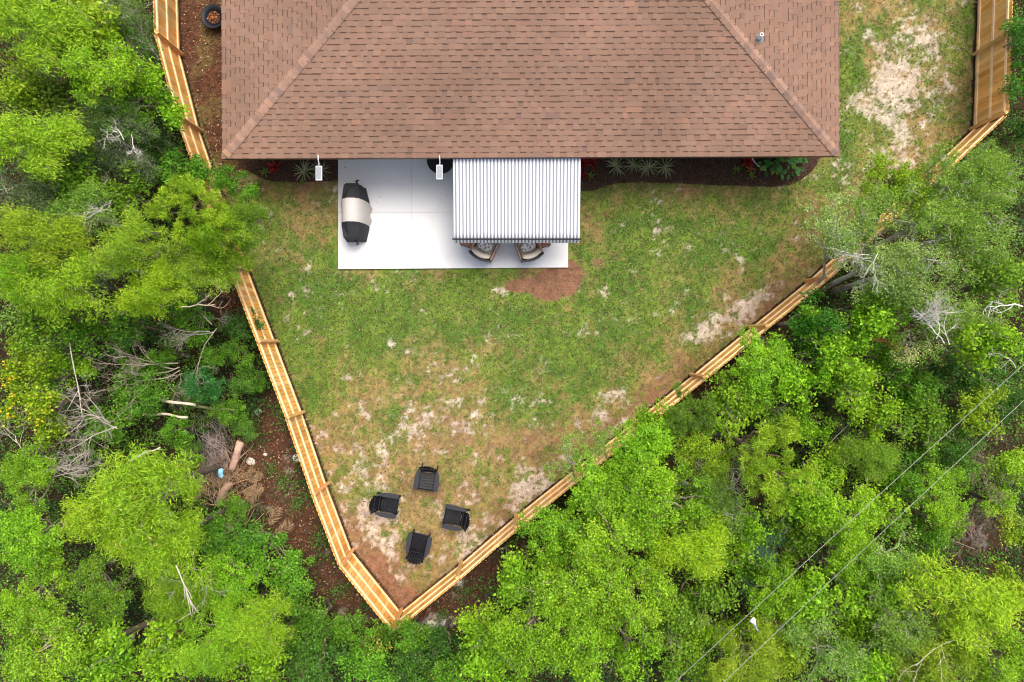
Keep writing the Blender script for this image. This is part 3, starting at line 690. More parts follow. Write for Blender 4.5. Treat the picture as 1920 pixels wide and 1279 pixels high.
for i, (px, py, a, lb) in enumerate([(801, 899, 172, 'black slatted garden chair nearest the house, back to the house'), (726, 946, -99, 'black slatted garden chair on the left, facing right, near the left fence'),
                                     (853, 970, 78, 'black slatted garden chair on the right, facing left, near the lower right fence'), (785, 1021, -13, 'black slatted garden chair nearest the fence corner, facing the house')]):
    o = ad if i == 0 else copy_tree(ad)
    p = W(px, py, .4); o.location = (p[0], p[1], .01); o.rotation_euler = (0, 0, R_(a)); o.scale = (.92, .92, .95)
    tag(o, lb, 'garden chair', 'black garden chairs in a ring on the lawn')

# ------------------------------------------------------------------ bed plants
def spiky(seed, n=26, L=.42, cols=((.42, .46, .24), (.30, .38, .16), (.55, .55, .36)), wd=.035, up=.6):
    rg = random.Random(seed); V = []; F = []; C = []
    for i in range(n):
        a = 2 * pi * i / n * 2.4 + rg.uniform(-.2, .2); l = L * rg.uniform(.7, 1.1); e = rg.uniform(.15, 1.1) * up + .1; c = rg.choice(cols)
        b = len(V); ca, sa = cos(a), sin(a)
        for k in range(5):
            t = k / 4; rr_ = l * t * cos(e) * (1 + .1 * t); z = .05 + l * (t * sin(e) - .45 * t * t * .6); hw = wd / 2 * (1 - t) ** .6 * (.6 + t) if k < 4 else .001
            V += [(rr_ * ca - hw * sa, rr_ * sa + hw * ca, z + .004), (rr_ * ca, rr_ * sa, z - hw * .4), (rr_ * ca + hw * sa, rr_ * sa - hw * ca, z + .004)]
            C += [c, tuple(q * .75 for q in c), c]
            if k: p = b + 3 * k; F += [(p - 3, p - 2, p + 1, p), (p - 2, p - 1, p + 2, p + 1)]
    return np_mesh('leaves', np.array(V), np.array(F), np.array(C))
def plant(name, px, py, me, label, cat, group=None, s=1, rz=0, mat='leaf', z=.35):
    p = W(px, py, z); o = empty(name, (p[0], p[1], .07), rz); o.scale = (s, s, s); tag(o, label, cat, group)
    c = bpy.data.objects.new('leaves', me); COL.objects.link(c); c.parent = o
    if not me.materials: me.materials.append(M[mat])
    return o
g_ = 'pale spiky plants in the mulch beds'
sp1, sp2 = spiky(1), spiky(2)
for i, (px, py, s, lb) in enumerate([(567, 318, 1, 'pale spiky plant in the left bed, the one not under a light'), (598, 318, .95, 'pale spiky plant directly under the left eave light'),
        (1157, 309, .95, 'pale spiky plant of the right bed nearest the awning'), (1190, 306, .85, 'pale spiky plant, second from the awning in the right bed'),
        (1218, 311, .9, 'pale spiky plant, third from the awning in the right bed'), (1249, 311, 1, 'pale spiky plant, farthest from the awning in the right bed')]):
    plant('spiky_plant', px, py, sp1 if i % 2 else sp2, lb, 'plant', g_, s, i * .7)
redc = ((.42, .02, .03), (.30, .015, .03), (.5, .05, .05))
rd = spiky(3, 16, .42, redc, .09, 1.2)
for (px, py, s, lb) in [(513, 312, .9, 'dark red leafed plant in the left bed'), (1093, 303, 1.0, 'red leafed plant beside the top right corner of the awning'), (1096, 327, .55, 'small red plant low beside the awning edge'), (1112, 302, .7, 'red leafed plant tucked under the eave just right of the awning'), (1405, 301, .95, 'red leafed plant beside the white hose in the right bed')]:
    plant('red_plant', px, py, rd, lb, 'plant', 'red leafed plants in the mulch beds', s, px)
oc = spiky(5, 12, .2, ((.5, .16, .04), (.4, .2, .05)), .06, .9)
plant('orange_plant', 1411, 315, oc, 'small orange leafed plant below the red one by the white hose', 'plant', None, 1)
gs = spiky(6, 14, .2, ((.12, .25, .03), (.2, .33, .04)), .05, .9)
for (px, py, s, lb) in [(1381, 317, 1, 'small green sprout in the right bed left of the white hose'), (1408, 329, 1, 'small green sprout at the bottom edge of the right bed under the orange plant'), (1107, 330, .9, 'small green sprout beside the small red plant near the awning'), (566, 341, .8, 'small green sprout at the grass edge of the left bed'), (496, 322, 1.1, 'dull green sprout beside the dark red plant in the left bed')]:
    plant('sprout', px, py, gs, lb, 'plant', 'small sprouts in the mulch beds', s, px, z=.15)
def broadleaf(seed, n=70, spread=.55):
    rg = np.random.RandomState(seed); V = []; F = []; C = []
    for i in range(n):
        a = rg.uniform(0, 2 * pi); q = spread * sqrt(rg.rand()); c0 = np.array([q * cos(a) * 1.45, q * sin(a) * .8, .25 + .35 * (1 - (q / spread) ** 2) + rg.uniform(-.05, .05)])
        d = unit(np.array([[cos(a), sin(a), -.25]]) + rg.normal(0, .4, (1, 3)))[0]; nn = unit(np.array([[.3 * cos(a), .3 * sin(a), 1]]) + rg.normal(0, .2, (1, 3)))[0]
        d = d - nn * d.dot(nn); d /= np.linalg.norm(d); b_ = np.cross(nn, d); l = rg.uniform(.14, .24); w_ = l * .62; c = np.array([.05, .17, .035]) * rg.uniform(.7, 1.5) + (np.array([.1, .12, 0]) if rg.rand() < .15 else 0)
        b = len(V); V.append(c0); C.append(c * .8)
        for (u, v) in ((0, .0), (.25, .42), (.6, .5), (.9, .25), (1.05, 0), (.9, -.25), (.6, -.5), (.25, -.42)):
            V.append(c0 + d * l * (u - .4) + b_ * w_ * v + nn * (.12 * abs(v) * l)); C.append(c)
        V[b] = c0 + d * l * .1 - nn * .01
        F += [(b, b + 1 + k, b + 1 + (k + 1) % 8) for k in range(8)]
    return np_mesh('leaves', np.array(V), np.array(F), np.array(C))
plant('broadleaf_plant', 1468, 306, broadleaf(3), 'wide green broad leafed plant at the right end of the bed', 'plant')
hp = [W(1408, 292, .2), W(1412, 300, .25), W(1420, 310, .2), W(1437, 320, .12)]
m = MB(); m.tube([tuple(q) for q in hp], .017, 8); o = m.build('white_hose', M['white']); tag(o, 'thin white hose curving out from under the eave in the right bed', 'hose')

# ------------------------------------------------------------------ branches
def branchy(rg, p, d, L, r, depth, out, bend=.35, kids=(2, 3), up=.1, ratio=.62, seg_=4, nside=5):
    pts = [np.array(p, float)]; d = np.array(d, float); d /= np.linalg.norm(d)
    for k in range(seg_):
        d = d + rg.normal(0, bend / 2, 3) + np.array([0, 0, up * .3]); d /= np.linalg.norm(d); pts.append(pts[-1] + d * L / seg_)
    rad = r * np.linspace(1, .55, seg_ + 1)
    out.append((np.array(pts), rad, nside))
    if depth > 0:
        for k in range(rg.randint(kids[0], kids[1] + 1)):
            t = rg.uniform(.3, 1); i = min(int(t * seg_), seg_ - 1); q = pts[i] + (pts[i + 1] - pts[i]) * (t * seg_ - i)
            s = rg.normal(0, 1, 3); s[2] = abs(s[2]) * .4; dd_ = d + s * .75
            branchy(rg, q, dd_, L * ratio * rg.uniform(.7, 1.15), r * .55, depth - 1, out, bend, kids, up, ratio, seg_, max(3, nside - 1))
def tubes_mesh(name, out, col, rg, sp=.15, darkbig=False):
    Vs = []; Fs = []; Cs = []; n = 0
    for pts, rad, ns in out:
        V, F = tube_np(pts, rad, ns); Vs.append(V); Fs.append(np.array(F) + n); n += len(V); k_c = np.array(col) if rad[0] < .05 or len(pts) > 12 else np.minimum(np.array(col), (.15, .12, .09)) if darkbig else np.array(col); Cs.append(np.tile(k_c * rg.uniform(1 - sp, 1 + sp), (len(V), 1)))
    return np_mesh(name, np.concatenate(Vs), np.concatenate(Fs), np.concatenate(Cs), True)

# ------------------------------------------------------------------ trees
# style: leaf length, width/length, leaves per m2 of crown, sub clump radius, colours, normal-up, pale twigs
STY = {
 'oak':     dict(L=(.045, .095), w=.55, dens=2700, cr=.15, cols=((.20, .37, .012), (.10, .22, .012), (.33, .52, .02)), up=.8, bark=(.34, .29, .22), twigs=4),
 'glossy':  dict(L=(.05, .10), w=.5, dens=2200, cr=.16, cols=((.11, .26, .014), (.055, .14, .014), (.20, .41, .025)), up=.8, bark=(.28, .23, .17), twigs=3),
 'feather': dict(L=(.07, .16), w=.18, dens=3300, cr=.2, cols=((.22, .38, .012), (.14, .27, .012), (.34, .50, .025)), up=.9, bark=(.40, .34, .27), twigs=5, wind=1),
 'pine':    dict(L=(.09, .16), w=.11, dens=4300, cr=.15, cols=((.20, .35, .018), (.12, .23, .015), (.30, .45, .03)), up=.2, bark=(.2, .13, .09), radial=1),
 'grey':    dict(L=(.05, .09), w=.45, dens=1900, cr=.17, cols=((.19, .32, .035), (.12, .22, .025), (.31, .44, .08)), up=.8, bark=(.50, .46, .40), twigs=14),
 'thin':    dict(L=(.05, .09), w=.42, dens=950, cr=.18, cols=((.21, .36, .045), (.30, .45, .09), (.15, .28, .035)), up=.8, bark=(.45, .42, .36), twigs=6),
}
def crown_data(style, R, H, seed):
    s = STY[style]; rg = np.random.RandomState(seed)
    ph = rg.uniform(0, 2 * pi, 3)
    Rf = lambda a: R * (1 + .16 * np.sin(2 * a + ph[0]) + .12 * np.sin(3 * a + ph[1]) + .09 * np.sin(5 * a + ph[2]))
    K = int(6 + R * R * 7); la = rg.uniform(0, 2 * pi, K); lr = np.sqrt(rg.rand(K)) * .85
    lz = H * (np.sqrt(1 - lr ** 2) * rg.uniform(.35, 1.0, K)); LR = rg.uniform(.24, .42, K) * min(R, 1.5) ** .8 + .05
    LC = np.stack([Rf(la) * lr * np.cos(la), Rf(la) * lr * np.sin(la), lz], 1)
    # drop into sub clumps
    m = int(max(3, 46 * R * R * 2.2 / K)); li = np.repeat(np.arange(K), m); k = len(li)
    dv = unit(rg.normal(0, 1, (k, 3))); dv[:, 2] = np.abs(dv[:, 2]) * rg.choice([1, 1, 1, -.4], k)
    SC = LC[li] + dv * (LR[li] * rg.uniform(.55, 1.1, k))[:, None] * np.array([1, 1, .75])
    sdir = dv
    n = int(s['dens'] * R * R * 2.4); si = rg.randint(0, k, n); cr = s['cr'] * rg.uniform(.7, 1.35, k)
    off = rg.normal(0, 1, (n, 3)) * cr[si][:, None] * np.array([.62, .62, .38])
    P = SC[si] + off
    out = sdir[si]
    N = unit(np.array([0, 0, s['up']]) + out * .45 + rg.normal(0, .5, (n, 3)))
    D = rg.normal(0, 1, (n, 3)) + out * .7
    if s.get('wind'):
        wa = rg.normal(-.75, .8, k); D = np.stack([np.cos(wa[si]), np.sin(wa[si]), 0 * wa[si] - .2], 1) + rg.normal(0, .5, (n, 3))
    if s.get('radial'):
        D = unit(off + np.array([0, 0, .05]) + rg.normal(0, .03, (n, 3))) + rg.normal(0, .25, (n, 3)); N = unit(rg.normal(0, 1, (n, 3)) + np.array([0, 0, .6]))
        P = SC[si] + unit(off) * (cr[si] * rg.uniform(.4, 1.0, n))[:, None] * np.array([1, 1, .7])
    Ln = rg.uniform(*s['L'], n); Wd = Ln * s['w'] * rg.uniform(.75, 1.25, n)
    V, F = leaf_quads(P, N, D, Ln, Wd, .12)
    c3 = np.array(s['cols']); lt = rg.uniform(0, 1, K); st_ = rg.uniform(0, 1, k)
    t = .45 * lt[li[si]] + .35 * st_[si] + .2 * rg.rand(n)
    c = np.where((t < .5)[:, None], mix(c3[1], c3[0], np.clip(t * 2, 0, 1)), mix(c3[0], c3[2], np.clip(t * 2 - 1, 0, 1)))
    c = np.minimum(c * 1.3 * rg.uniform(.5, 1.4, n)[:, None], .72)
    yl = rg.rand(n) < .012; c[yl] = (.45, .38, .07)
    return V, F, np.repeat(c, 4, 0), LC, SC
def make_tree_meshes(style, R, H, trunk, seed, rt):
    """crown sits on z=trunk .. trunk+H"""
    V, F, C, LC, SC = crown_data(style, R, H, seed); V = V + np.array([0, 0, trunk])
    crown = np_mesh('crown', V, F, C); crown.materials.append(M['leaf'])
    rg = np.random.RandomState(seed + 99); out = []
    bp = np.array([0, 0, 0.]); top = np.array([rg.normal(0, .1), rg.normal(0, .1), trunk + H * .35])
    mid = (bp + top) / 2 + rg.normal(0, .12, 3) * [1, 1, 0]
    out.append((np.array([bp - [0, 0, .1], bp * .7 + mid * .3, mid, (mid + top) / 2 + rg.normal(0, .05, 3), top]), rt * np.array([1.35, 1.0, .85, .7, .5]), 8))
    for q in LC:
        q = q + [0, 0, trunk]; a = mid + (top - mid) * rg.uniform(.3, 1)
        pm_ = (a + q) / 2 + rg.normal(0, .12, 3) * R + [0, 0, -.08]
        out.append((np.array([a, (a + pm_) / 2 + rg.normal(0, .04, 3), pm_, (pm_ + q) / 2 + rg.normal(0, .05, 3), q]), rt * np.array([.42, .34, .26, .2, .1]), 5))
    s = STY[style]
    idx = rg.choice(len(SC), min(len(SC), int(26 * R)), replace=False)
    for i in idx:
        q = SC[i] + [0, 0, trunk]; j = np.argmin(np.linalg.norm(LC + [0, 0, trunk] - q, axis=1)); a = LC[j] + [0, 0, trunk - .1]
        out.append((np.array([a, (a + q) / 2 + rg.normal(0, .05, 3), q + (q - a) * .15]), rt * np.array([.12, .09, .03]) + .003, 3))
    if s.get('twigs'):
        for i in range(int(s['twigs'] * R)):
            j = rg.randint(len(SC)); a = SC[j] + [0, 0, trunk - .05]; dv = unit(rg.normal(0, 1, (1, 3)) * [1, 1, .25])[0]
            branchy(rg, a, dv, rg.uniform(.25, .55), .008, 2, out, .5, (2, 3), .15, .6, 3, 3)
    tr = tubes_mesh('trunk', out, s['bark'], rg, darkbig=style not in ('thin', 'grey')); tr.materials.append(M['bark'])
    return tr, crown
PROTO = {}
specs = [('oak', 1.3, .95, 3.2, 4), ('oak', 1.9, 1.3, 3.6, 3), ('glossy', .75, .7, .9, 3), ('glossy', 1.4, 1.0, 2.2, 3), ('feather', 1.3, .9, 3.2, 3), ('feather', 2.0, 1.3, 3.8, 2),
         ('pine', .95, .8, 3.6, 3), ('grey', 1.3, .9, 3.0, 3), ('grey', 1.9, 1.2, 3.4, 2), ('thin', 1.0, .7, 3.4, 2), ('oak', .65, .6, 1.2, 2)]
sd = 100
for (st_, R0, H0, T0, cnt) in specs:
    for k in range(cnt):
        sd += 1; PROTO.setdefault(st_, []).append((R0, H0, T0, make_tree_meshes(st_, R0, H0, T0, sd, (.05 + .045 * R0) * (.55 if st_ == 'thin' else 1))))
# rows: px, py, radius px, top height m, style, tint, name, label
T = dict(lime=(1.12, 1.07, 1.3), bright=(.95, 1.04, 1.1), mid=(.70, .74, 1.3), dull=(.58, .54, 1.5), dark=(.42, .5, .9), yel=(1.28, 1.15, 1.2), blue=(.38, .72, 2.6), pale=(1.15, 1.05, 1.9), deep=(.5, .72, 1), olive=(1.08, .93, 1.2), n=(.95, .97, 1))
TREES = [
 # --- upper left
 (45, 40, 95, 6.5, 'feather', 'lime', 'lime feathery tree filling the top left corner of the photo'),
 (150, 28, 75, 6.0, 'oak', 'olive', 'yellow green tree at the top edge, second from the left corner'),
 (232, 30, 50, 5.5, 'grey', 'mid', 'grey twigged tree at the top edge just left of the fence'),
 (170, 115, 78, 6.2, 'oak', 'lime', 'bright lime rounded tree below the grey twigged tree at top left'),
 (268, 165, 56, 5.0, 'oak', 'bright', 'bright green tree touching the upper left fence above its second post'),
 (25, 150, 55, 5.2, 'oak', 'olive', 'olive tree at the left edge between the two lime feathery ones'),
 (95, 160, 62, 4.6, 'oak', 'dull', 'dull green tree in a shaded dip left of the bright lime rounded tree'),
 (215, 215, 60, 4.8, 'grey', 'mid', 'muted tree with pale twigs left of the curved fence'),
 (42, 262, 85, 6.2, 'feather', 'lime', 'lime feathery tree on the left edge level with the lower roof'),
 (135, 250, 60, 4.6, 'grey', 'mid', 'greyish tree beside the lime feathery one on the left edge'),
 (235, 285, 60, 4.2, 'grey', 'dull', 'dark tree with white broken twigs left of the roof corner'),
 (290, 275, 40, 2.8, 'glossy', 'dark', 'dark low tree tucked against the fence curve near the roof corner'),
 (240, 80, 40, 3.0, 'glossy', 'deep', 'deep green tree in shade beside the upper left fence top'),
 (320, 322, 55, 3.0, 'glossy', 'bright', 'glossy bright green shrub beside the hidden fence bend, left'),
 (40, 350, 70, 4.6, 'grey', 'dull', 'dull brownish green tree on the left edge under the lime feathery one'),
 (120, 335, 62, 4.6, 'oak', 'mid', 'mid green tree with brown twigs, left of the fluffy yellow trees'),
 (150, 395, 62, 5.0, 'grey', 'bright', 'fresh green tree with small white dead branches at left'),
 (215, 355, 50, 4.2, 'oak', 'mid', 'mid green tree between white twigged ones at left'),
 (55, 440, 75, 6.0, 'feather', 'olive', 'shaggy olive feathery tree on the left edge at mid height'),
 (228, 452, 64, 6.2, 'feather', 'pale', 'soft pale green fluffy tree left of the yellow fluffy one'),
 (345, 378, 66, 6.2, 'pine', 'yel', 'fluffy yellow green pine beside the hidden stretch of the left fence'),
 (395, 425, 50, 5.6, 'feather', 'n', 'small yellow green feathery tree leaning over the fence by the patio side'),
 (455, 425, 48, 4.6, 'feather', 'mid', 'muted green feathery tree hanging over the lawn edge left of the grill'),
 (425, 340, 36, 2.8, 'glossy', 'bright', 'bright glossy shrub at the lower left roof corner'),
 (372, 318, 36, 2.4, 'glossy', 'bright', 'glossy shrub covering the fence top beside the roof corner'),
 (100, 530, 78, 5.6, 'feather', 'lime', 'lime feathery tree two fifths down the left side'),
 (30, 520, 55, 5.6, 'feather', 'bright', 'green feathery tree at the left edge beside the lime one'),
 (275, 540, 56, 5.8, 'feather', 'yel', 'yellowest feathery tree at left above the dead branches'),
 (345, 500, 60, 5.0, 'feather', 'pale', 'pale feathery tree left of the fence end at the lawn'),
 (420, 500, 44, 4.4, 'feather', 'n', 'yellow green feathery tree overhanging the visible end of the left fence'),
 (180, 500, 50, 4.0, 'grey', 'dull', 'dull twiggy tree between lime and yellow trees at left'),
 (340, 585, 50, 2.8, 'glossy', 'n', 'green shrub under the curved pale bough at left'),
 (60, 605, 58, 4.4, 'oak', 'mid', 'mid green tree above the yellow flowering tree at the left edge'),
 (150, 610, 55, 3.8, 'glossy', 'n', 'green bush crossed by a thin vertical birch like stem'),
 (230, 620, 44, 3.0, 'glossy', 'mid', 'low green bush left of the yellowest feathery tree'),
 (30, 690, 45, 4.4, 'oak', 'olive', 'tree dotted with yellow flowers at the left edge'),
 (58, 770, 55, 4.4, 'oak', 'olive', 'lower tree with yellow flower clusters near the left edge'),
 (375, 720, 32, 3.2, 'glossy', 'blue', 'small bluish green bush above the grey brush pile'),
 (435, 662, 27, 2.0, 'glossy', 'lime', 'small lime green bush left of the fence beside bare earth'),
 (450, 610, 36, 1.6, 'glossy', 'dark', 'dark low bush against the outside of the left fence'),
 (265, 740, 50, 2.6, 'glossy', 'bright', 'bright glossy bush right of the dead twig tangle'),
 (330, 808, 28, 2.2, 'glossy', 'bright', 'small round green bush left of the brush pile'),
 (190, 800, 52, 2.4, 'glossy', 'n', 'green bush under the big dead twig tangle'),
 (110, 690, 45, 3.0, 'oak', 'n', 'olive green bush right of the yellow flowers'),
 # --- lower left
 (250, 945, 105, 6.4, 'feather', 'lime', 'largest lime feathery tree left of the brush pile'),
 (185, 985, 80, 6.2, 'feather', 'yel', 'yellow green feathery tree joined to the lower left of the largest lime tree'),
 (300, 1030, 80, 5.8, 'feather', 'lime', 'lime feathery tree below the largest lime feathery one'),
 (45, 905, 62, 4.0, 'oak', 'n', 'green tree at the left edge below the dead twigs'),
 (40, 1010, 75, 4.4, 'oak', 'bright', 'bright green tree at the left edge, level with the garden chairs'),
 (60, 1120, 72, 4.0, 'oak', 'n', 'green tree at the left edge above the bottom left corner'),
 (440, 955, 32, 1.4, 'glossy', 'lime', 'small bright bush just below the brush pile'),
 (410, 1010, 60, 2.4, 'glossy', 'bright', 'glossy bright shrub right of the lime feathery trees'),
 (480, 1040, 60, 2.4, 'glossy', 'bright', 'glossy shrub bordering the reddish bare strip on its left'),
 (545, 1105, 48, 2.2, 'glossy', 'bright', 'glossy shrub at the bottom bend of the reddish strip'),
 (420, 1100, 70, 3.4, 'oak', 'bright', 'bright green tree with thin bare twigs left of the fence bend'),
 (330, 1130, 60, 3.8, 'feather', 'n', 'feathery tree with pale broken stems below the lime ones'),
 (180, 1120, 70, 3.2, 'oak', 'mid', 'shaded tree in the dark hollow at lower left'),
 (70, 1235, 90, 5.4, 'oak', 'lime', 'lime tree filling the bottom left corner of the photo'),
 (190, 1240, 70, 5.0, 'oak', 'bright', 'bright tree at the bottom edge, next to the corner lime tree'),
 (300, 1225, 65, 4.4, 'oak', 'n', 'green tree at the bottom edge below the pale broken stems'),
 (400, 1210, 70, 4.8, 'feather', 'bright', 'green feathery tree at the bottom edge, left third'),
 (490, 1180, 60, 4.6, 'feather', 'lime', 'lime feathery tree above the bottom edge left of the fence corner'),
 (480, 1260, 60, 4.4, 'oak', 'n', 'green tree on the bottom edge under the lime feathery one'),
 (575, 1180, 52, 2.8, 'glossy', 'n', 'glossy tree lower left of the fence corner'),
 (590, 1250, 58, 3.2, 'glossy', 'mid', 'mid green glossy tree at the bottom edge left of the yellow leafed bush'),
 (650, 1180, 36, 2.2, 'glossy', 'n', 'dark glossy bush at the end of the reddish strip'),
 (700, 1205, 36, 2.2, 'glossy', 'olive', 'thin bush with yellow leaves below the fence corner'),
 (690, 1262, 50, 3.2, 'glossy', 'bright', 'bright glossy tree at the bottom edge below the fence corner'),
 (762, 1195, 44, 2.8, 'glossy', 'n', 'glossy bush directly below the fence corner'),
 (770, 1258, 48, 3.0, 'glossy', 'mid', 'mid green bush at the bottom edge right of the fence corner'),
 (830, 1215, 48, 2.6, 'glossy', 'dark', 'dark bush below the pale sandy stones'),
 (850, 1270, 48, 3.2, 'glossy', 'n', 'green bush on the bottom edge, below the dark one'),
 # --- lower right mass
 (905, 1180, 52, 3.4, 'oak', 'n', 'green tree right of the pale sandy stones'),
 (925, 1250, 60, 4.2, 'oak', 'bright', 'bright tree at the bottom edge left of centre'),
 (985, 1090, 58, 4.0, 'oak', 'bright', 'bright tree along the lower right fence near the corner'),
 (1000, 1180, 78, 5.2, 'oak', 'n', 'wide yellowish green tree near the bottom centre'),
 (1050, 1010, 72, 4.6, 'oak', 'bright', 'bright tree against the lower right fence, third from its corner'),
 (1085, 1110, 85, 5.6, 'oak', 'lime', 'large lime tree in the middle of the lower right wood'),
 (1080, 1215, 80, 5.4, 'oak', 'n', 'green tree at the bottom edge right of centre'),
 (1130, 930, 75, 4.8, 'oak', 'bright', 'dense bright tree behind the thin foliage over the fence'),
 (1160, 1020, 88, 5.8, 'oak', 'lime', 'large yellowish lime tree below the dense bright one'),
 (1215, 870, 72, 4.8, 'oak', 'bright', 'bright tree pressed against the middle of the lower right fence'),
 (1190, 1130, 80, 5.6, 'oak', 'lime', 'lime tree whose lower edge borders a dark gap'),
 (1250, 950, 84, 5.6, 'oak', 'n', 'green tree between lime trees in the lower right wood'),
 (1070, 868, 42, 4.6, 'thin', 'n', 'thin see through green foliage hanging over the lower right fence and lawn'),
 (1130, 830, 34, 4.4, 'thin', 'n', 'smaller wisp of foliage crossing the lower right fence'),
 (1300, 780, 52, 4.8, 'pine', 'mid', 'small soft pine beside the lower right fence'),
 (1240, 800, 44, 4.2, 'oak', 'bright', 'green tree between the small soft pine and the fence'),
 (1325, 870, 60, 4.8, 'oak', 'olive', 'yellowish tree with brown twigs left of the big pine'),
 (1300, 1040, 66, 5.8, 'feather', 'yel', 'blurry yellow green feathery tree in the lower right wood'),
 (1345, 960, 66, 5.2, 'grey', 'n', 'pale green twiggy tree below the big pine'),
 (1395, 1000, 44, 5.0, 'oak', 'bright', 'small bright tree above the blue green saplings'),
 (1452, 872, 74, 7.0, 'pine', 'yel', 'big fluffy yellow green pine in the lower right wood'),
 (1270, 1180, 58, 3.8, 'oak', 'mid', 'darker tree beside the left power line end'),
 (1185, 1235, 50, 4.6, 'oak', 'bright', 'bright tree at the bottom edge left of the power lines'),
 (1300, 1260, 48, 3.4, 'oak', 'mid', 'mid green tree at the bottom edge between the power lines'),
 (1330, 1110, 55, 4.0, 'oak', 'mid', 'muted tree below the yellow feathery one'),
 (1420, 1240, 66, 4.8, 'feather', 'olive', 'olive feathery tree at the bottom edge under the white scrap'),
 (1380, 1190, 40, 2.8, 'oak', 'n', 'low green tree beside the white plastic scrap'),
 (1465, 1120, 62, 4.4, 'oak', 'n', 'green tree right of the white scrap under the power lines'),
 (1500, 1205, 58, 4.2, 'oak', 'olive', 'olive tree at lower right below the right power line'),
 (1545, 1130, 60, 4.6, 'oak', 'bright', 'bright tree just right of the right power line'),
 (1560, 1240, 70, 5.0, 'grey', 'bright', 'greyish green tree at the bottom edge right of the power lines'),
 (1500, 1010, 50, 3.6, 'oak', 'mid', 'shaded tree between the power lines'),
 (1570, 960, 66, 5.2, 'oak', 'lime', 'lime tree crossed by the left power line'),
 (1520, 930, 56, 5.0, 'oak', 'bright', 'bright tree between the big pine and the left power line'),
 (1600, 1050, 62, 4.4, 'oak', 'n', 'green tree right of the right power line at mid height'),
 (1680, 1050, 62, 4.8, 'grey', 'bright', 'tree with fine whitish leaves left of the brown clearing'),
 (1655, 1130, 62, 4.6, 'oak', 'bright', 'green tree above the dark gap with a white forked twig'),
 (1700, 1180, 66, 5.2, 'grey', 'n', 'soft green tree right of the dark gap with a forked twig'),
 (1660, 1262, 60, 5.0, 'oak', 'bright', 'green tree at the bottom edge below the forked twig'),
 (1820, 1140, 95, 6.0, 'feather', 'yel', 'vivid yellow green feathery tree below the brown clearing'),
 (1760, 1250, 70, 5.2, 'feather', 'olive', 'olive feathery tree at the bottom edge near the right corner'),
 (1875, 1240, 70, 5.4, 'oak', 'lime', 'lime tree filling the bottom right corner'),
 (1895, 1120, 45, 4.2, 'oak', 'olive', 'olive tree on the right edge below the clearing'),
 # --- right middle
 (1430, 690, 66, 4.4, 'oak', 'bright', 'bright tree right of the fence post near the sandy spot'),
 (1380, 765, 60, 3.8, 'oak', 'n', 'bright tree left of the dark hole, above the big pine'),
 (1500, 700, 56, 4.4, 'oak', 'bright', 'bright tree below the round dark one'),
 (1540, 600, 52, 4.8, 'glossy', 'deep', 'round dark blue green tree against the lower right fence'),
 (1575, 640, 56, 5.0, 'oak', 'bright', 'bright tree right of the round dark one'),
 (1470, 780, 44, 2.8, 'oak', 'mid', 'shaded bush left of the dark hole'),
 (1520, 800, 36, 3.2, 'oak', 'bright', 'small bright tree at the left rim of the dark hole'),
 (1650, 780, 44, 4.0, 'oak', 'lime', 'small yellowish tree right of the dark hole'),
 (1600, 720, 56, 4.2, 'oak', 'n', 'green tree above the dark hole'),
 (1630, 860, 50, 3.6, 'feather', 'mid', 'muted feathery tree right of the dark hole'),
 (1575, 425, 62, 5.2, 'thin', 'pale', 'pale thin foliage over the lawn at the right'),
 (1630, 400, 50, 5.2, 'thin', 'n', 'thin light green branch reaching over the lawn near the side fence'),
 (1650, 490, 70, 5.2, 'grey', 'pale', 'silvery tree with many white twigs covering the fence at right'),
 (1690, 345, 62, 5.0, 'oak', 'olive', 'yellowish tree hiding the fence bend at right'),
 (1790, 335, 62, 5.2, 'grey', 'n', 'grey green tree below the right fence corner'),
 (1745, 410, 72, 5.4, 'grey', 'n', 'greyish tree in the middle right with inner dark gaps'),
 (1860, 340, 66, 5.4, 'grey', 'n', 'grey green tree on the right edge below the fence corner'),
 (1730, 520, 78, 5.8, 'grey', 'pale', 'big silvery tree with a web of white branches'),
 (1665, 590, 58, 5.0, 'oak', 'bright', 'green tree under the web of white branches'),
 (1840, 440, 74, 5.4, 'grey', 'n', 'pale green tree with brownish twigs at the right edge'),
 (1790, 590, 62, 5.0, 'grey', 'n', 'white twigged tree above the upper power line end'),
 (1880, 530, 62, 4.4, 'oak', 'mid', 'green tree under the curved white dead limb at the right edge'),
 (1860, 640, 58, 5.2, 'oak', 'n', 'yellowish green tree on the right edge above the power lines'),
 (1720, 645, 38, 4.4, 'thin', 'yel', 'tree with cream coloured blossoms'),
 (1665, 685, 52, 3.4, 'glossy', 'n', 'green bush below the dead red leaves'),
 (1720, 730, 52, 3.0, 'glossy', 'n', 'dark glossy bush left of the upper power line'),
 (1780, 700, 45, 2.6, 'glossy', 'dark', 'darkest bush crossed by the upper power line at right'),
 (1845, 765, 44, 3.6, 'oak', 'olive', 'yellow green bush between the power lines at the right'),
 (1895, 745, 42, 2.4, 'glossy', 'dark', 'dark bush at the right edge between the power lines'),
 (1770, 930, 56, 3.4, 'oak', 'n', 'leafy green tree left of the tangled brown brush'),
 (1740, 860, 40, 2.4, 'glossy', 'mid', 'low bush right of the lower power line'),
 (1560, 870, 44, 3.0, 'oak', 'n', 'green bush on the lower rim of the dark hole'),
 (1650, 960, 52, 4.2, 'oak', 'n', 'green tree between the power lines right of the lime one'),
 (1740, 800, 46, 3.2, 'oak', 'mid', 'mid green bush between the power lines right of the dark hole'),
 (1700, 900, 46, 3.2, 'glossy', 'n', 'glossy bush right next to the lower power line, left of the clearing'),
 (1800, 830, 44, 2.8, 'glossy', 'mid', 'dark green bush above the tangled brown brush'),
 (1620, 1190, 50, 4.0, 'oak', 'n', 'green tree left of the dark gap with the forked twig'),
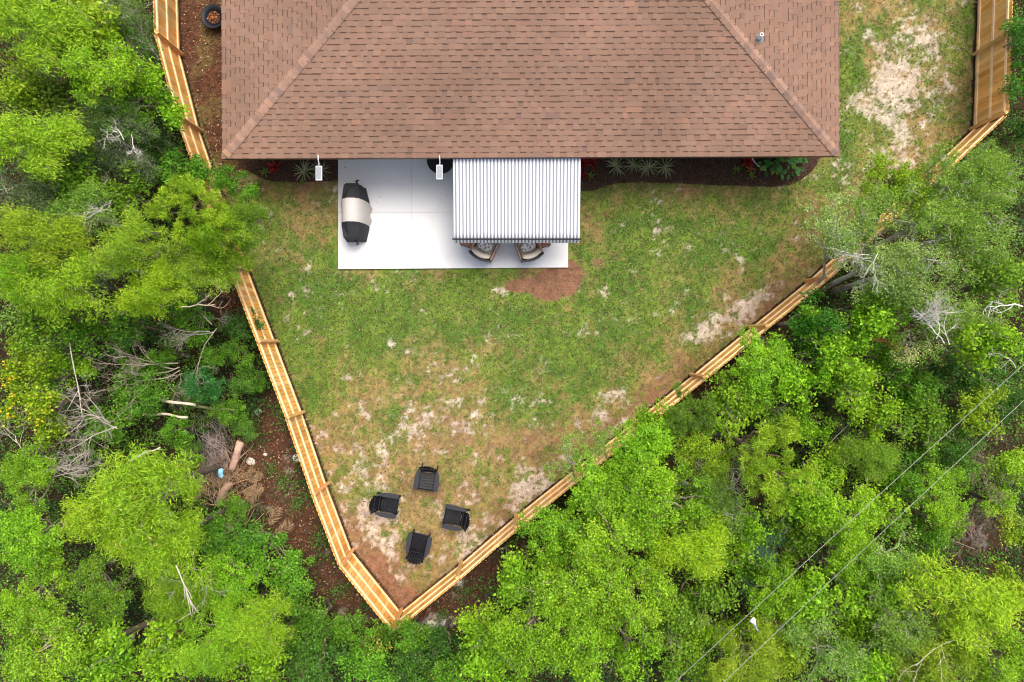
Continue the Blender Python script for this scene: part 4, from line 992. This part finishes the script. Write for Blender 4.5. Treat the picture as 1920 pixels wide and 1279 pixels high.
 (1740, 1010, 44, 2.8, 'glossy', 'n', 'glossy bush at the left end of the brown clearing'),
 (1420, 1060, 50, 3.0, 'glossy', 'n', 'glossy bush surrounding the blue green saplings'),
 (1360, 1040, 50, 4.4, 'oak', 'n', 'green tree right of the blurry yellow green one'),
 (1850, 720, 44, 3.0, 'glossy', 'mid', 'mid green bush under the upper power line near the right edge'),
 (1330, 1200, 44, 3.4, 'oak', 'n', 'green bush just left of the white scrap'),
 (300, 668, 34, 2.4, 'glossy', 'n', 'green bush among the dead boughs below the yellow green feathery tree'),
 (400, 668, 30, 2.2, 'glossy', 'n', 'green bush between the small lime bush and the bare twigs'),
 (455, 715, 30, 1.6, 'glossy', 'mid', 'low green bush close to the left fence beside the bluish bush'),
 (425, 768, 30, 1.5, 'glossy', 'n', 'low bush at the right end of the mossy pole'),
 (462, 805, 24, 1.0, 'glossy', 'mid', 'low creeping bush above the thick palm log'),
 (345, 735, 26, 1.8, 'glossy', 'mid', 'mid green bush behind the upper pale fallen pole'),
 (250, 690, 34, 2.2, 'glossy', 'n', 'green bush left of the dead boughs'),
 (360, 850, 24, 1.6, 'glossy', 'mid', 'mid green bush at the left foot of the grey brush pile'),
 (487, 722, 16, .8, 'glossy', 'bright', 'tiny bush touching the left fence at its third visible panel'),
 (1800, 880, 36, 2.2, 'glossy', 'n', 'green bush in the tangled brown brush'),
 (1870, 940, 36, 2.2, 'oak', 'n', 'green bush above the brown clearing near the right edge'),
 (1770, 985, 32, 2.0, 'oak', 'mid', 'mid green bush on the upper rim of the brown clearing'),
 (1905, 880, 40, 2.8, 'oak', 'lime', 'lime bush on the right edge beside the brown brush'),
 (1905, 990, 36, 2.0, 'oak', 'olive', 'low olive bush on the right edge by the clearing'),
 (1930, 60, 40, 3.0, 'glossy', 'deep', 'deep green tree outside the upper right fence'),
 (1935, 150, 40, 2.8, 'glossy', 'deep', 'deep green tree outside the right fence beside its post'),
 (1920, 245, 30, 1.6, 'glossy', 'dark', 'dark low bush outside the right fence corner'),
 (1850, 290, 34, 3.4, 'grey', 'n', 'small twiggy tree leaning on the short diagonal fence piece'),
]
rt = random.Random(77); cnt_ = {}; FNL = [tuple(q) for q in FN]
def put_tree(px, py, rpx, top, style, tint, label, name='tree', cat='tree', pr=None):
    R = rpx * (CAMH - top + .4) / FPX
    P = min(PROTO[style], key=lambda q: abs(q[0] - R) + .001 * (cnt_.get(id(q[3]), 0)) * 100 * .12 + rt.random() * .25)
    cnt_[id(P[3])] = cnt_.get(id(P[3]), 0) + 1
    R0, H0, T0, (trm, crm) = P
    sx_ = R / R0; sz = top / (T0 + H0 * 1.1)
    p = W(px, py, top - .35)
    o = empty(name, (p[0], p[1], 0), rt.uniform(0, 6.28) if not STY[style].get('wind') else rt.uniform(-.5, .5)); o.scale = (sx_, sx_, sz)
    tag(o, label, cat)
    a = bpy.data.objects.new('trunk', trm); COL.objects.link(a); a.parent = o
    b = bpy.data.objects.new('crown', crm); COL.objects.link(b); b.parent = o
    # a tree whose crown hangs over the fence is rooted outside it and leans in
    bx, by = p[0], p[1]; need = .45
    d0 = float(distline(np.array([bx]), np.array([by]), FNL)[0]); ins = bool(INY(np.array([bx]), np.array([by]))[0])
    if ins or d0 < need:
        best = None
        for k in range(72):
            for q in np.arange(.1, 3.2, .1):
                cx, cy = bx + q * cos(k * .0873), by + q * sin(k * .0873)
                if best and q >= best[0]: break
                if not INY(np.array([cx]), np.array([cy]))[0] and distline(np.array([cx]), np.array([cy]), FNL)[0] > need: best = (q, cx, cy); break
        if best:
            _, cx, cy = best; o.location = (cx, cy, 0); dx, dy = (bx - cx) / sx_, (by - cy) / sx_; th = -o.rotation_euler[2]
            lx, ly = dx * cos(th) - dy * sin(th), dx * sin(th) + dy * cos(th)
            m2 = trm.copy(); co = np.empty(len(m2.vertices) * 3, np.float32); m2.vertices.foreach_get('co', co); co = co.reshape(-1, 3)
            f = np.clip(co[:, 2] / T0, 0, 1) ** 1.3; co[:, 0] += lx * f; co[:, 1] += ly * f; m2.vertices.foreach_set('co', co.ravel()); m2.update(); a.data = m2
            b.location = (lx, ly, 0)
    tt = T[tint]; k = rt.uniform(.93, 1.07); b.color = (tt[0] * k, tt[1] * k, tt[2], 1); return o, b
def kindname(style, top, label):
    if 'shrub' in label or 'bush' in label: return ('bush' if 'bush' in label else 'shrub')
    return {'pine': 'pine_tree'}.get(style, 'tree')
tobj = {}
for (px, py, r, top, stl, tint, lb) in TREES:
    nm = kindname(stl, top, lb); tobj[lb] = put_tree(px, py, r * (1.03 if px > 900 and py > 330 else .96), top, stl, tint, lb, nm, {'pine_tree': 'pine tree'}.get(nm, nm))
# flowers as parts of their trees
def blossoms(ob, n, col, spread, size, seed):
    o, cr = ob; rg = np.random.RandomState(seed); co = np.empty(len(cr.data.vertices) * 3, np.float32); cr.data.vertices.foreach_get('co', co); co = co.reshape(-1, 3)
    top_ = co[co[:, 2] > np.percentile(co[:, 2], 70)]; cl = top_[rg.choice(len(top_), max(4, n // 14))]
    P = cl[rg.randint(0, len(cl), n)] + rg.normal(0, spread, (n, 3)) * [1, 1, .3] + [0, 0, .05]
    Ln = rg.uniform(size * .7, size * 1.3, n)
    V, F = leaf_quads(P, unit(rg.normal(0, .4, (n, 3)) + [0, 0, 1]), rg.normal(0, 1, (n, 3)), Ln, Ln * .8)
    me = np_mesh('blossoms', V, F, np.repeat(np.array(col) * rg.uniform(.8, 1.15, n)[:, None], 4, 0)); me.materials.append(M['petal'])
    b = bpy.data.objects.new('blossoms', me); COL.objects.link(b); b.parent = o
blossoms(tobj['tree dotted with yellow flowers at the left edge'], 60, (.8, .58, .02), .12, .055, 1)
blossoms(tobj['lower tree with yellow flower clusters near the left edge'], 80, (.8, .58, .02), .12, .055, 2)
blossoms(tobj['tree with cream coloured blossoms'], 420, (.62, .56, .32), .14, .06, 3)
blossoms(tobj['thin bush with yellow leaves below the fence corner'], 130, (.55, .5, .06), .1, .08, 4)

# ------------------------------------------------------------------ undergrowth
rs = np.random.RandomState(70)
n = 620000
x = rs.uniform(-19, 19.5, n); y = rs.uniform(-13.5, 14, n)
df = distline(x, y, [tuple(p) for p in FN]); ins = INY(x, y); cl = blob(x, y, CLEAR)
dn = fbm(x, y, 1.3, 201, 4); cln = fbm(x, y, .35, 207, 3)
p = sstep(dn + (cln - .5) * .9, .40, .55) * .65 + .35
p = p * np.clip(1 - 1.25 * cl, .03, 1) * sstep(df, .25, .6)
ok = (~ins) & (rs.rand(n) < p); x = x[ok]; y = y[ok]; cl = cl[ok]; df = df[ok]; n = len(x)
hh = (fbm(x, y, .55, 211, 3) ** 1.6) * 1.5 * np.clip(1 - cl, .2, 1) * np.clip(df, .2, 1)
z = .04 + hh * np.sqrt(rs.rand(n))
Ln = rs.uniform(.05, .11, n)
V, F = leaf_quads(np.stack([x, y, z], 1), unit(np.array([0, 0, .9]) + rs.normal(0, .5, (n, 3))), rs.normal(0, 1, (n, 3)), Ln, Ln * rs.uniform(.35, .6, n), .1)
hue = fbm(x, y, .9, 221, 3)
c = mix(np.array([.035, .11, .014]), np.array([.11, .25, .018]), sstep(hue, .4, .7)) * rs.uniform(.5, 1.5, n)[:, None]
o = link('undergrowth', np_mesh('undergrowth', V, F, np.repeat(c, 4, 0)), M['grass']); tag(o, 'dark green low undergrowth covering the forest floor outside the fence', 'undergrowth', kind='stuff')
# small seedlings on the bare strip
SEED = [(545, 790, .35, 'dark seedling clump outside the fence at its third post from the lawn end'), (527, 765, .3, 'green seedling clump near the upper reddish bare strip'), (512, 880, .26, 'light yellowish seedling right of the white rock'), (540, 905, .3, 'dark green seedling right of the palm fronds'), (560, 945, .26, 'seedling in the middle of the reddish strip'), (585, 925, .3, 'seedling close to the left fence in the reddish strip'),
        (600, 1010, .3, 'seedling beside the left fence above its bend'), (632, 1108, .28, 'leafy seedling in the reddish strip below the fence bend'), (655, 1095, .2, 'tiny seedling next to the leafy one below the bend'), (690, 1130, .22, 'seedling on the strip left of the fence corner'), (830, 1150, .22, 'seedling among litter right of the fence corner'), (870, 1110, .3, 'thin seedling right of the fence corner by the sandy patch'), (525, 1010, .3, 'yellow green seedling at the left rim of the reddish strip'), (470, 1000, .3, 'seedling beside the lowest dry fronds'), (915, 1105, .36, 'leafy seedling clump between corner and lower right wood')]
sdm = []
for k in range(3):
    rg = np.random.RandomState(300 + k); nn_ = 150; P = rg.normal(0, .42, (nn_, 3)) * [1, 1, .3] + [0, 0, .35]; P[:, 2] = np.abs(P[:, 2]) + .03; Ln = rg.uniform(.1, .24, nn_)
    V, F = leaf_quads(P, unit(rg.normal(0, .4, (nn_, 3)) + [0, 0, 1]), P * [1, 1, 0] + rg.normal(0, .2, (nn_, 3)), Ln, Ln * .45, .1)
    out = [(np.array([[0, 0, -.1], P[i] * .5, P[i]]), np.array([.02, .014, .005]), 4) for i in range(0, nn_, 12)]
    me = np_mesh('leaves', V, F, np.repeat(np.array([.10, .22, .03]) * rg.uniform(.55, 1.5, nn_)[:, None], 4, 0)); me.materials.append(M['leaf'])
    ms_ = tubes_mesh('stem', out, (.2, .15, .1), rg); ms_.materials.append(M['bark']); sdm.append((me, ms_))
for i, (px, py, s, lb) in enumerate(SEED):
    p = W(px, py); o = empty('seedling', (p[0], p[1], 0), i * 1.3); o.scale = (s * 1.5,) * 3; tag(o, lb, 'seedling', 'seedlings on the bare strip outside the fence')
    for nm, me in zip(('leaves', 'stem'), sdm[i % 3]): c = bpy.data.objects.new(nm, me); COL.objects.link(c); c.parent = o

# ------------------------------------------------------------------ dead branches and brush
def dead(name, px, py, z, ang, L, r, depth, seed, label, col=(.5, .42, .32), kids=(2, 3), bend=.35, tilt=.1, cat='dead branch', ratio=.62, n=1, spread=.5, up=.05):
    rg = np.random.RandomState(seed); out = []
    for k in range(n):
        a = R_(ang) + (rg.uniform(-spread, spread) if n > 1 else 0)
        branchy(rg, (rg.normal(0, .12 * (n > 1)), rg.normal(0, .12 * (n > 1)), 0), (cos(a), sin(a), tilt), L * rg.uniform(.75, 1.1), r * .62, depth, out, bend, (kids[0] + (depth > 1), kids[1] + 1), up, ratio)
    z = z - (.35 if z > 3 else 0); p = W(px, py, z); me = tubes_mesh(name, out, col, rg); o = link(name, me, M['bark']); o.location = tuple(p); tag(o, label, cat)
    return o
dead('dead_branch', 1918, 575, 5.0, 150, 1.1, .035, 3, 1, 'curved white dead limb at the right edge above the power lines', (.62, .6, .54), (2, 3), .5, .1)
dead('dead_branch', 1770, 640, 5.9, 110, .8, .022, 3, 2, 'white forked dead branch in the silvery tree above the cream blossoms', (.56, .53, .47), (3, 4), .4, n=3, spread=1.2)
dead('dead_branch', 1720, 600, 6.0, 60, .7, .018, 3, 12, 'white twig web in the middle of the silvery tree', (.56, .53, .47), (3, 4), .4, n=3, spread=1.5)
dead('dead_branch', 1640, 470, 5.6, 200, .7, .016, 3, 13, 'white twigs reaching left over the hidden fence at right', (.56, .53, .47), (3, 4), .4, n=3, spread=1.2)
dead('dead_branch', 1905, 690, 5.0, 130, .7, .02, 2, 14, 'small white dead twig at the right edge just above the upper power line', (.6, .57, .5), (2, 3), .5, .1)
dead('dead_tree', 130, 640, 3.4, -88, 2.0, .035, 1, 3, 'thin pale upright stem crossing the green bush at left', (.6, .56, .48), (0, 1), .12, -.1, 'dead tree')
dead('dead_branch', 215, 800, 3.0, 140, 1.4, .03, 4, 4, 'wide tangle of bare twigs left of the glossy bush', (.42, .37, .31), (2, 3), .45, n=4, spread=1.4)
dead('dead_branch', 75, 900, 3.6, 80, 1.3, .028, 4, 5, 'tangle of pale bare branches near the left edge', (.48, .43, .36), (2, 3), .5, n=4, spread=1.0)
dead('dead_branch', 330, 690, 2.2, 170, 1.5, .03, 4, 6, 'tangle of dead boughs below the yellowest feathery tree', (.40, .33, .26), (2, 3), .4, n=5, spread=.6)
dead('dead_branch', 400, 620, 2.4, 200, 1.1, .025, 4, 7, 'bare twigs above the small bluish bush', (.42, .36, .30), (2, 3), .5, n=4, spread=1.2)
dead('dead_branch', 215, 55, 5.6, 30, .6, .02, 3, 8, 'white broken twigs on the grey tree beside the upper left fence', (.55, .5, .44), (3, 3), .5, n=3, spread=1.6)
dead('dead_branch', 235, 255, 5.2, 0, .5, .018, 3, 9, 'small white dead twigs left of the roof level trees', (.6, .56, .5), (3, 3), .5, n=3, spread=1.6)
dead('dead_branch', 165, 405, 5.3, 0, .5, .018, 3, 19, 'white dead twigs on the fresh green tree at left', (.62, .58, .52), (3, 3), .5, n=3, spread=1.6)
dead('dead_branch', 370, 1100, 3.8, 100, .8, .02, 3, 10, 'curly bare twigs left of the fence bend', (.5, .46, .38), (2, 3), .6, n=3, spread=1.4)
dead('dead_branch', 330, 1060, 5.6, -60, 1.3, .035, 2, 11, 'pale broken stem below the lime feathery trees', (.55, .48, .4), (1, 3), .2)
dead('dead_branch', 1650, 1215, 3.2, 100, .6, .02, 2, 15, 'white forked twig in the dark gap at lower right', (.6, .57, .5), (2, 2), .5)
dead('dead_branch', 1370, 880, 4.6, -50, .7, .016, 3, 16, 'grey bare twigs left of the big pine', (.40, .34, .3), (2, 3), .5, n=4, spread=1.2)
dead('dead_branch', 1590, 860, 1.6, 80, .9, .02, 4, 17, 'brown twig heap inside the dark hole', (.2, .15, .1), (3, 3), .5, n=6, spread=1.6)
dead('dead_branch', 1860, 880, 1.6, 150, 1.1, .018, 4, 18, 'tangled brown brush at the right edge', (.33, .26, .19), (3, 3), .5, n=8, spread=1.2)
dead('dead_branch', 1830, 1020, .5, 120, 1.0, .016, 4, 20, 'pinkish dry brush in the brown clearing', (.42, .31, .24), (3, 3), .4, n=7, spread=.9)
dead('dead_branch', 1790, 1200, 5.6, 200, 1.2, .02, 2, 21, 'thin bare branch across the yellow feathery tree bottom', (.5, .44, .3), (1, 3), .3)
dead('dead_branch', 120, 1140, 2.6, 60, 1.0, .02, 2, 22, 'thin bent bare branch in the dark hollow at lower left', (.45, .4, .32), (1, 2), .3)
dead('dead_branch', 340, 575, 5.6, 10, .8, .03, 2, 23, 'curved pale bough below the pale feathery tree', (.42, .33, .24), (1, 2), .5)
def logthing(a, b, r, z, label, col, name='log', cat='log'):
    A = W(*a, z); B = W(*b, z); d = B - A; n = 10; pts = [A + d * t + np.array([0, 0, .03 * sin(t * 5)]) + np.random.RandomState(int(a[0])).normal(0, .02, 3) * sin(t * 9) for t in np.linspace(0, 1, n)]
    c = (A + B) / 2; m = MB(); m.tube([tuple(p - c) for p in pts], r * np.linspace(1, .8, n) * (1 + .08 * np.sin(np.arange(n) * 1.7)), 10, col)
    o = m.build(name, M['bark'], smooth=True); o.location = tuple(c); tag(o, label, cat)
logthing((452, 828), (434, 882), .13, .5, 'thick pinkish palm log beside the white rock', (.42, .27, .2))
logthing((430, 902), (406, 948), .15, .3, 'shorter brown palm log below the blue litter', (.30, .2, .14))
logthing((278, 746), (365, 760), .05, 1.8, 'pale fallen pole left of the bluish bush, upper of two', (.6, .5, .38), 'fallen_pole', 'fallen pole')
logthing((365, 762), (440, 770), .045, 1.2, 'mossy fallen pole right of the bluish bush', (.2, .2, .09), 'fallen_pole', 'fallen pole')
logthing((266, 774), (352, 782), .042, 1.8, 'pale fallen pole left of the brush pile, lower of two', (.62, .5, .36), 'fallen_pole', 'fallen pole')
logthing((240, 865), (300, 838), .03, 2.6, 'thin bent fallen pole above the largest lime feathery tree', (.5, .47, .4), 'fallen_pole', 'fallen pole')
# grey brush pile
rg = np.random.RandomState(31); out = []
for i in range(240):
    p = W(rg.normal(402, 17), rg.normal(825, 34), .1); p = p + [0, 0, rg.uniform(0, .7)]
    a = R_(-62) + rg.normal(0, .45); branchy(rg, p, (cos(a), sin(a), rg.normal(0, .15)), rg.uniform(.25, .6), .009, 1, out, .3, (1, 3), 0, .5, 3, 3)
me = tubes_mesh('brush_pile', out, (.36, .29, .26), rg, .4); o = link('brush_pile', me, M['bark']); tag(o, 'heap of thin grey cut brush beside the palm log', 'brush pile', kind='stuff')
rg = np.random.RandomState(41); out = []
for i in range(260):
    cxp, cyp = (rg.normal(425, 26), rg.normal(900, 26)) if rg.rand() < .72 else (rg.normal(455, 22), rg.normal(985, 22))
    p = W(cxp, cyp, .05) + [0, 0, rg.uniform(0, .45)]; a = rg.choice([.6, 2.2, 1.2]) + rg.normal(0, .5)
    branchy(rg, p, (cos(a), sin(a), rg.normal(0, .1)), rg.uniform(.3, .9), rg.uniform(.006, .016), 0, out, .12, (0, 0), 0, .5, 3, 4)
me = tubes_mesh('dry_debris', out, (.36, .23, .13), rg, .6); o = link('dry_debris', me, M['bark']); tag(o, 'heap of dry brown sticks and frond stems around the palm logs', 'debris heap', kind='stuff')
# brown palm fronds
def frond_me(seed, L=.8, fan=False):
    rg = np.random.RandomState(seed); V = []; F = []; C = []; n = 15
    for i in range(n):
        t = i / n
        for s in (-1, 1):
            if fan: a = s * (t * 1.25); o0 = np.array([0, 0, .05]); l = L * rg.uniform(.75, 1)
            else: a = s * rg.uniform(.75, 1.0); o0 = np.array([t * L, 0, .08 * sin(t * 3)]); l = L * .45 * sin(pi * min(1, t * .8 + .15))
            d_ = np.array([cos(a), sin(a), rg.normal(-.05, .1)]); b_ = np.array([-sin(a), cos(a), 0]) * .010; q = o0 + d_ * l
            k = len(V); V += [o0 - b_, o0 + b_, (o0 + q) / 2 + b_ * 1.3, q, (o0 + q) / 2 - b_ * 1.3]; F.append((k, k + 1, k + 2, k + 3, k + 4)); c = rg.uniform(.6, 1.3); C += [(c, c, c)] * 5
    me = np_mesh('fronds', np.array(V), np.array(F), np.array(C)); me.materials.append(M['leaf']); return me
fm = [frond_me(1), frond_me(2, .7, True), frond_me(3, .9)]
FR = [(435, 893, 2, 200, .5, 'dry fan shaped palm frond on the brown log'), (470, 905, 0, 40, .6, 'dry palm frond pointing up right of the logs'), (495, 915, 2, 215, .6, 'dry palm frond nearest the reddish strip'), (455, 925, 0, 20, .6, 'dry palm frond between log and small bright bush'),
      (480, 880, 0, 210, .4, 'dry palm frond below the white rock'), (385, 905, 2, 230, .5, 'dry palm frond left of the blue litter'), (395, 930, 0, 130, .5, 'dry palm frond at the left foot of the heap'), (420, 880, 0, 250, .4, 'dark dry frond behind the blue litter'), (505, 985, 2, 60, .5, 'dry palm frond lying below the small bright bush'), (515, 1000, 0, 30, .5, 'lowest dry palm frond on the reddish strip')]
for (px, py, k, a, z, lb) in FR:
    p = W(px, py, z); o = empty('palm_frond', tuple(p), R_(a)); tag(o, lb, 'palm frond', 'dry palm fronds on the debris heap'); c = bpy.data.objects.new('fronds', fm[k % 2 if k < 2 else 0]); COL.objects.link(c); c.parent = o; c.color = (.40, .27, .15, 1); c.scale = (.6 + .5 * ((px * 7) % 10) / 10,) * 3
# living palmettos
for (px, py, z, s, col, lb) in [(1455, 1000, 3.0, 1.0, (.07, .17, .07, 1), 'blue green sapling with drooping leaves above the other blue green one'), (1415, 1105, 3.0, .9, (.09, .20, .09, 1), 'blue green sapling with drooping leaves nearest the white scrap'), (1432, 1050, 3.0, .9, (.06, .16, .08, 1), 'darkest blue green sapling, middle of the three'), (1690, 760, 2.2, 1.0, (.06, .13, .04, 1), 'green palmetto fan below the dark bushes at right')]:
    p = W(px, py, z); r = empty('palmetto', (p[0], p[1], 0)); tag(r, lb, 'palmetto'); m = MB(); m.tube([(0, 0, -.05), (.03, .02, z * .5), (0, 0, z)], .03, 6, (.2, .15, .1)); m.build('stem', M['bark'], r)
    for k in range(6): c = bpy.data.objects.new('frond', fm[1]); COL.objects.link(c); c.parent = r; c.location = (0, 0, z - .02 * k); c.rotation_euler = (0, .35 if k % 2 else .15, k * 1.05 + px); c.scale = (s * .85,) * 3; c.color = col
# red dead leaves
m_ = frond_me(9, .5, True)
p = W(1662, 640, 3.6); r = empty('dead_branch', (p[0], p[1], 3.6)); tag(r, 'branch with dead rust red leaves in a dark gap at right', 'dead branch')
rg = np.random.RandomState(66); n = 70; P = np.stack([rg.uniform(-.5, .6, n), 0 * rg.rand(n), rg.normal(0, .05, n)], 1); P[:, 1] = -.5 * P[:, 0] + rg.normal(0, .09, n); Ln = rg.uniform(.07, .14, n)
V, F = leaf_quads(P, unit(rg.normal(0, .4, (n, 3)) + [0, 0, 1]), rg.normal(0, 1, (n, 3)), Ln, Ln * .5, .1)
link('leaves', np_mesh('leaves', V, F, np.repeat(np.array([.35, .09, .03]) * rg.uniform(.6, 1.5, n)[:, None], 4, 0)), M['leaf_dry'], r)
m = MB(); m.tube([(-.6, .3, -.1), (0, 0, -.05), (.65, -.35, -.1)], [.02, .015, .008], 5, (.3, .22, .16)); m.build('branch', M['bark'], r)
# rocks and litter
def rock(px, py, s, label, seed):
    rg = np.random.RandomState(seed); m = MB(); rings = []
    for k in range(7):
        ph = -pi / 2 + pi * k / 6; rings.append([(s * cos(ph) * cos(a) * (1 + .25 * rg.normal(0, .5)), s * .8 * cos(ph) * sin(a) * (1 + .25 * rg.normal(0, .5)), s * .5 * sin(ph)) for a in np.arange(10) * 2 * pi / 10])
    m.loft(rings); o = m.build('rock', M['rock'], smooth=False); p = W(px, py); o.location = (p[0], p[1], s * .25); tag(o, label, 'rock', 'pale rocks outside the fence'); return o
rock(471, 865, .15, 'white rock right of the palm log', 1); rock(558, 858, .16, 'cream rock touching the left fence', 2); rock(484, 772, .12, 'grey rock at the top of the reddish strip', 3)
rock(808, 1168, .15, 'pale rock below the fence corner, left of a pair', 4); rock(835, 1167, .15, 'pale rock below the fence corner, right of a pair', 5); rock(862, 1093, .1, 'small pale stone at the foot of the lower right fence', 6); rock(498, 852, .07, 'tiny white stone above the dry fronds', 7)
def scrap(name, pts, z, col, label, cat, seed):
    rg = np.random.RandomState(seed); m = MB(); c = np.mean([W(*p, z) for p in pts], 0)
    top = [tuple(W(*p, z) - c + [0, 0, rg.uniform(0, .08)]) for p in pts]; bot = [(x_, y_, z_ - .012) for x_, y_, z_ in top]; k = len(top)
    ctr = (0, 0, .09); m.add(top + bot + [ctr, (0, 0, .03)], [(i, (i + 1) % k, 2 * k) for i in range(k)] + [(k + (i + 1) % k, k + i, 2 * k + 1) for i in range(k)] + [(k + i, k + (i + 1) % k, (i + 1) % k, i) for i in range(k)], col)
    o = m.build(name, M['plastic']); o.location = tuple(c); tag(o, label, cat)
scrap('plastic_scrap', [(1413, 1156), (1416, 1161), (1418, 1172), (1419, 1178), (1423, 1184), (1419, 1182), (1415, 1176), (1411, 1170), (1405, 1164), (1408, 1160)], 4.6, (.42, .45, .5), 'white plastic scrap caught in the trees between the power lines', 'litter', 1)
scrap('plastic_litter', [(409, 880), (416, 878), (420, 880), (418, 888), (420, 891), (416, 897), (411, 894), (410, 888)], .7, (.25, .52, .66), 'light blue plastic litter on the debris heap', 'litter', 2)
# power lines
for (a, b, lb) in [((1920, 682), (1260, 1279), 'upper left of the two overhead power lines at lower right'), ((1920, 750), (1352, 1279), 'lower right of the two overhead power lines')]:
    A = W(*a, 9); B = W(*b, 9); d_ = (A - B) / np.linalg.norm(A - B); A2 = A + d_ * 18; B2 = B - d_ * 14; c = (A2 + B2) / 2; m = MB(); L = np.linalg.norm(A2 - B2)
    m.tube([tuple(A2 + (B2 - A2) * t - c + np.array([0, 0, .9 * ((2 * t - 1) ** 2) - .0])) for t in np.linspace(0, 1, 25)], .0055, 6); o = m.build('power_line', M['cable']); o.location = tuple(c); tag(o, lb, 'power line', 'overhead power lines')
A = W(1500, 888, 2.2); B = W(1640, 748, 2.2); c = (A + B) / 2; m = MB(); m.tube([tuple(A - c), (0, 0, -.05), tuple(B - c)], .013, 6); o = m.build('guy_wire', M['cable']); o.location = tuple(c); tag(o, 'short stretch of low wire seen inside the dark hole', 'wire')
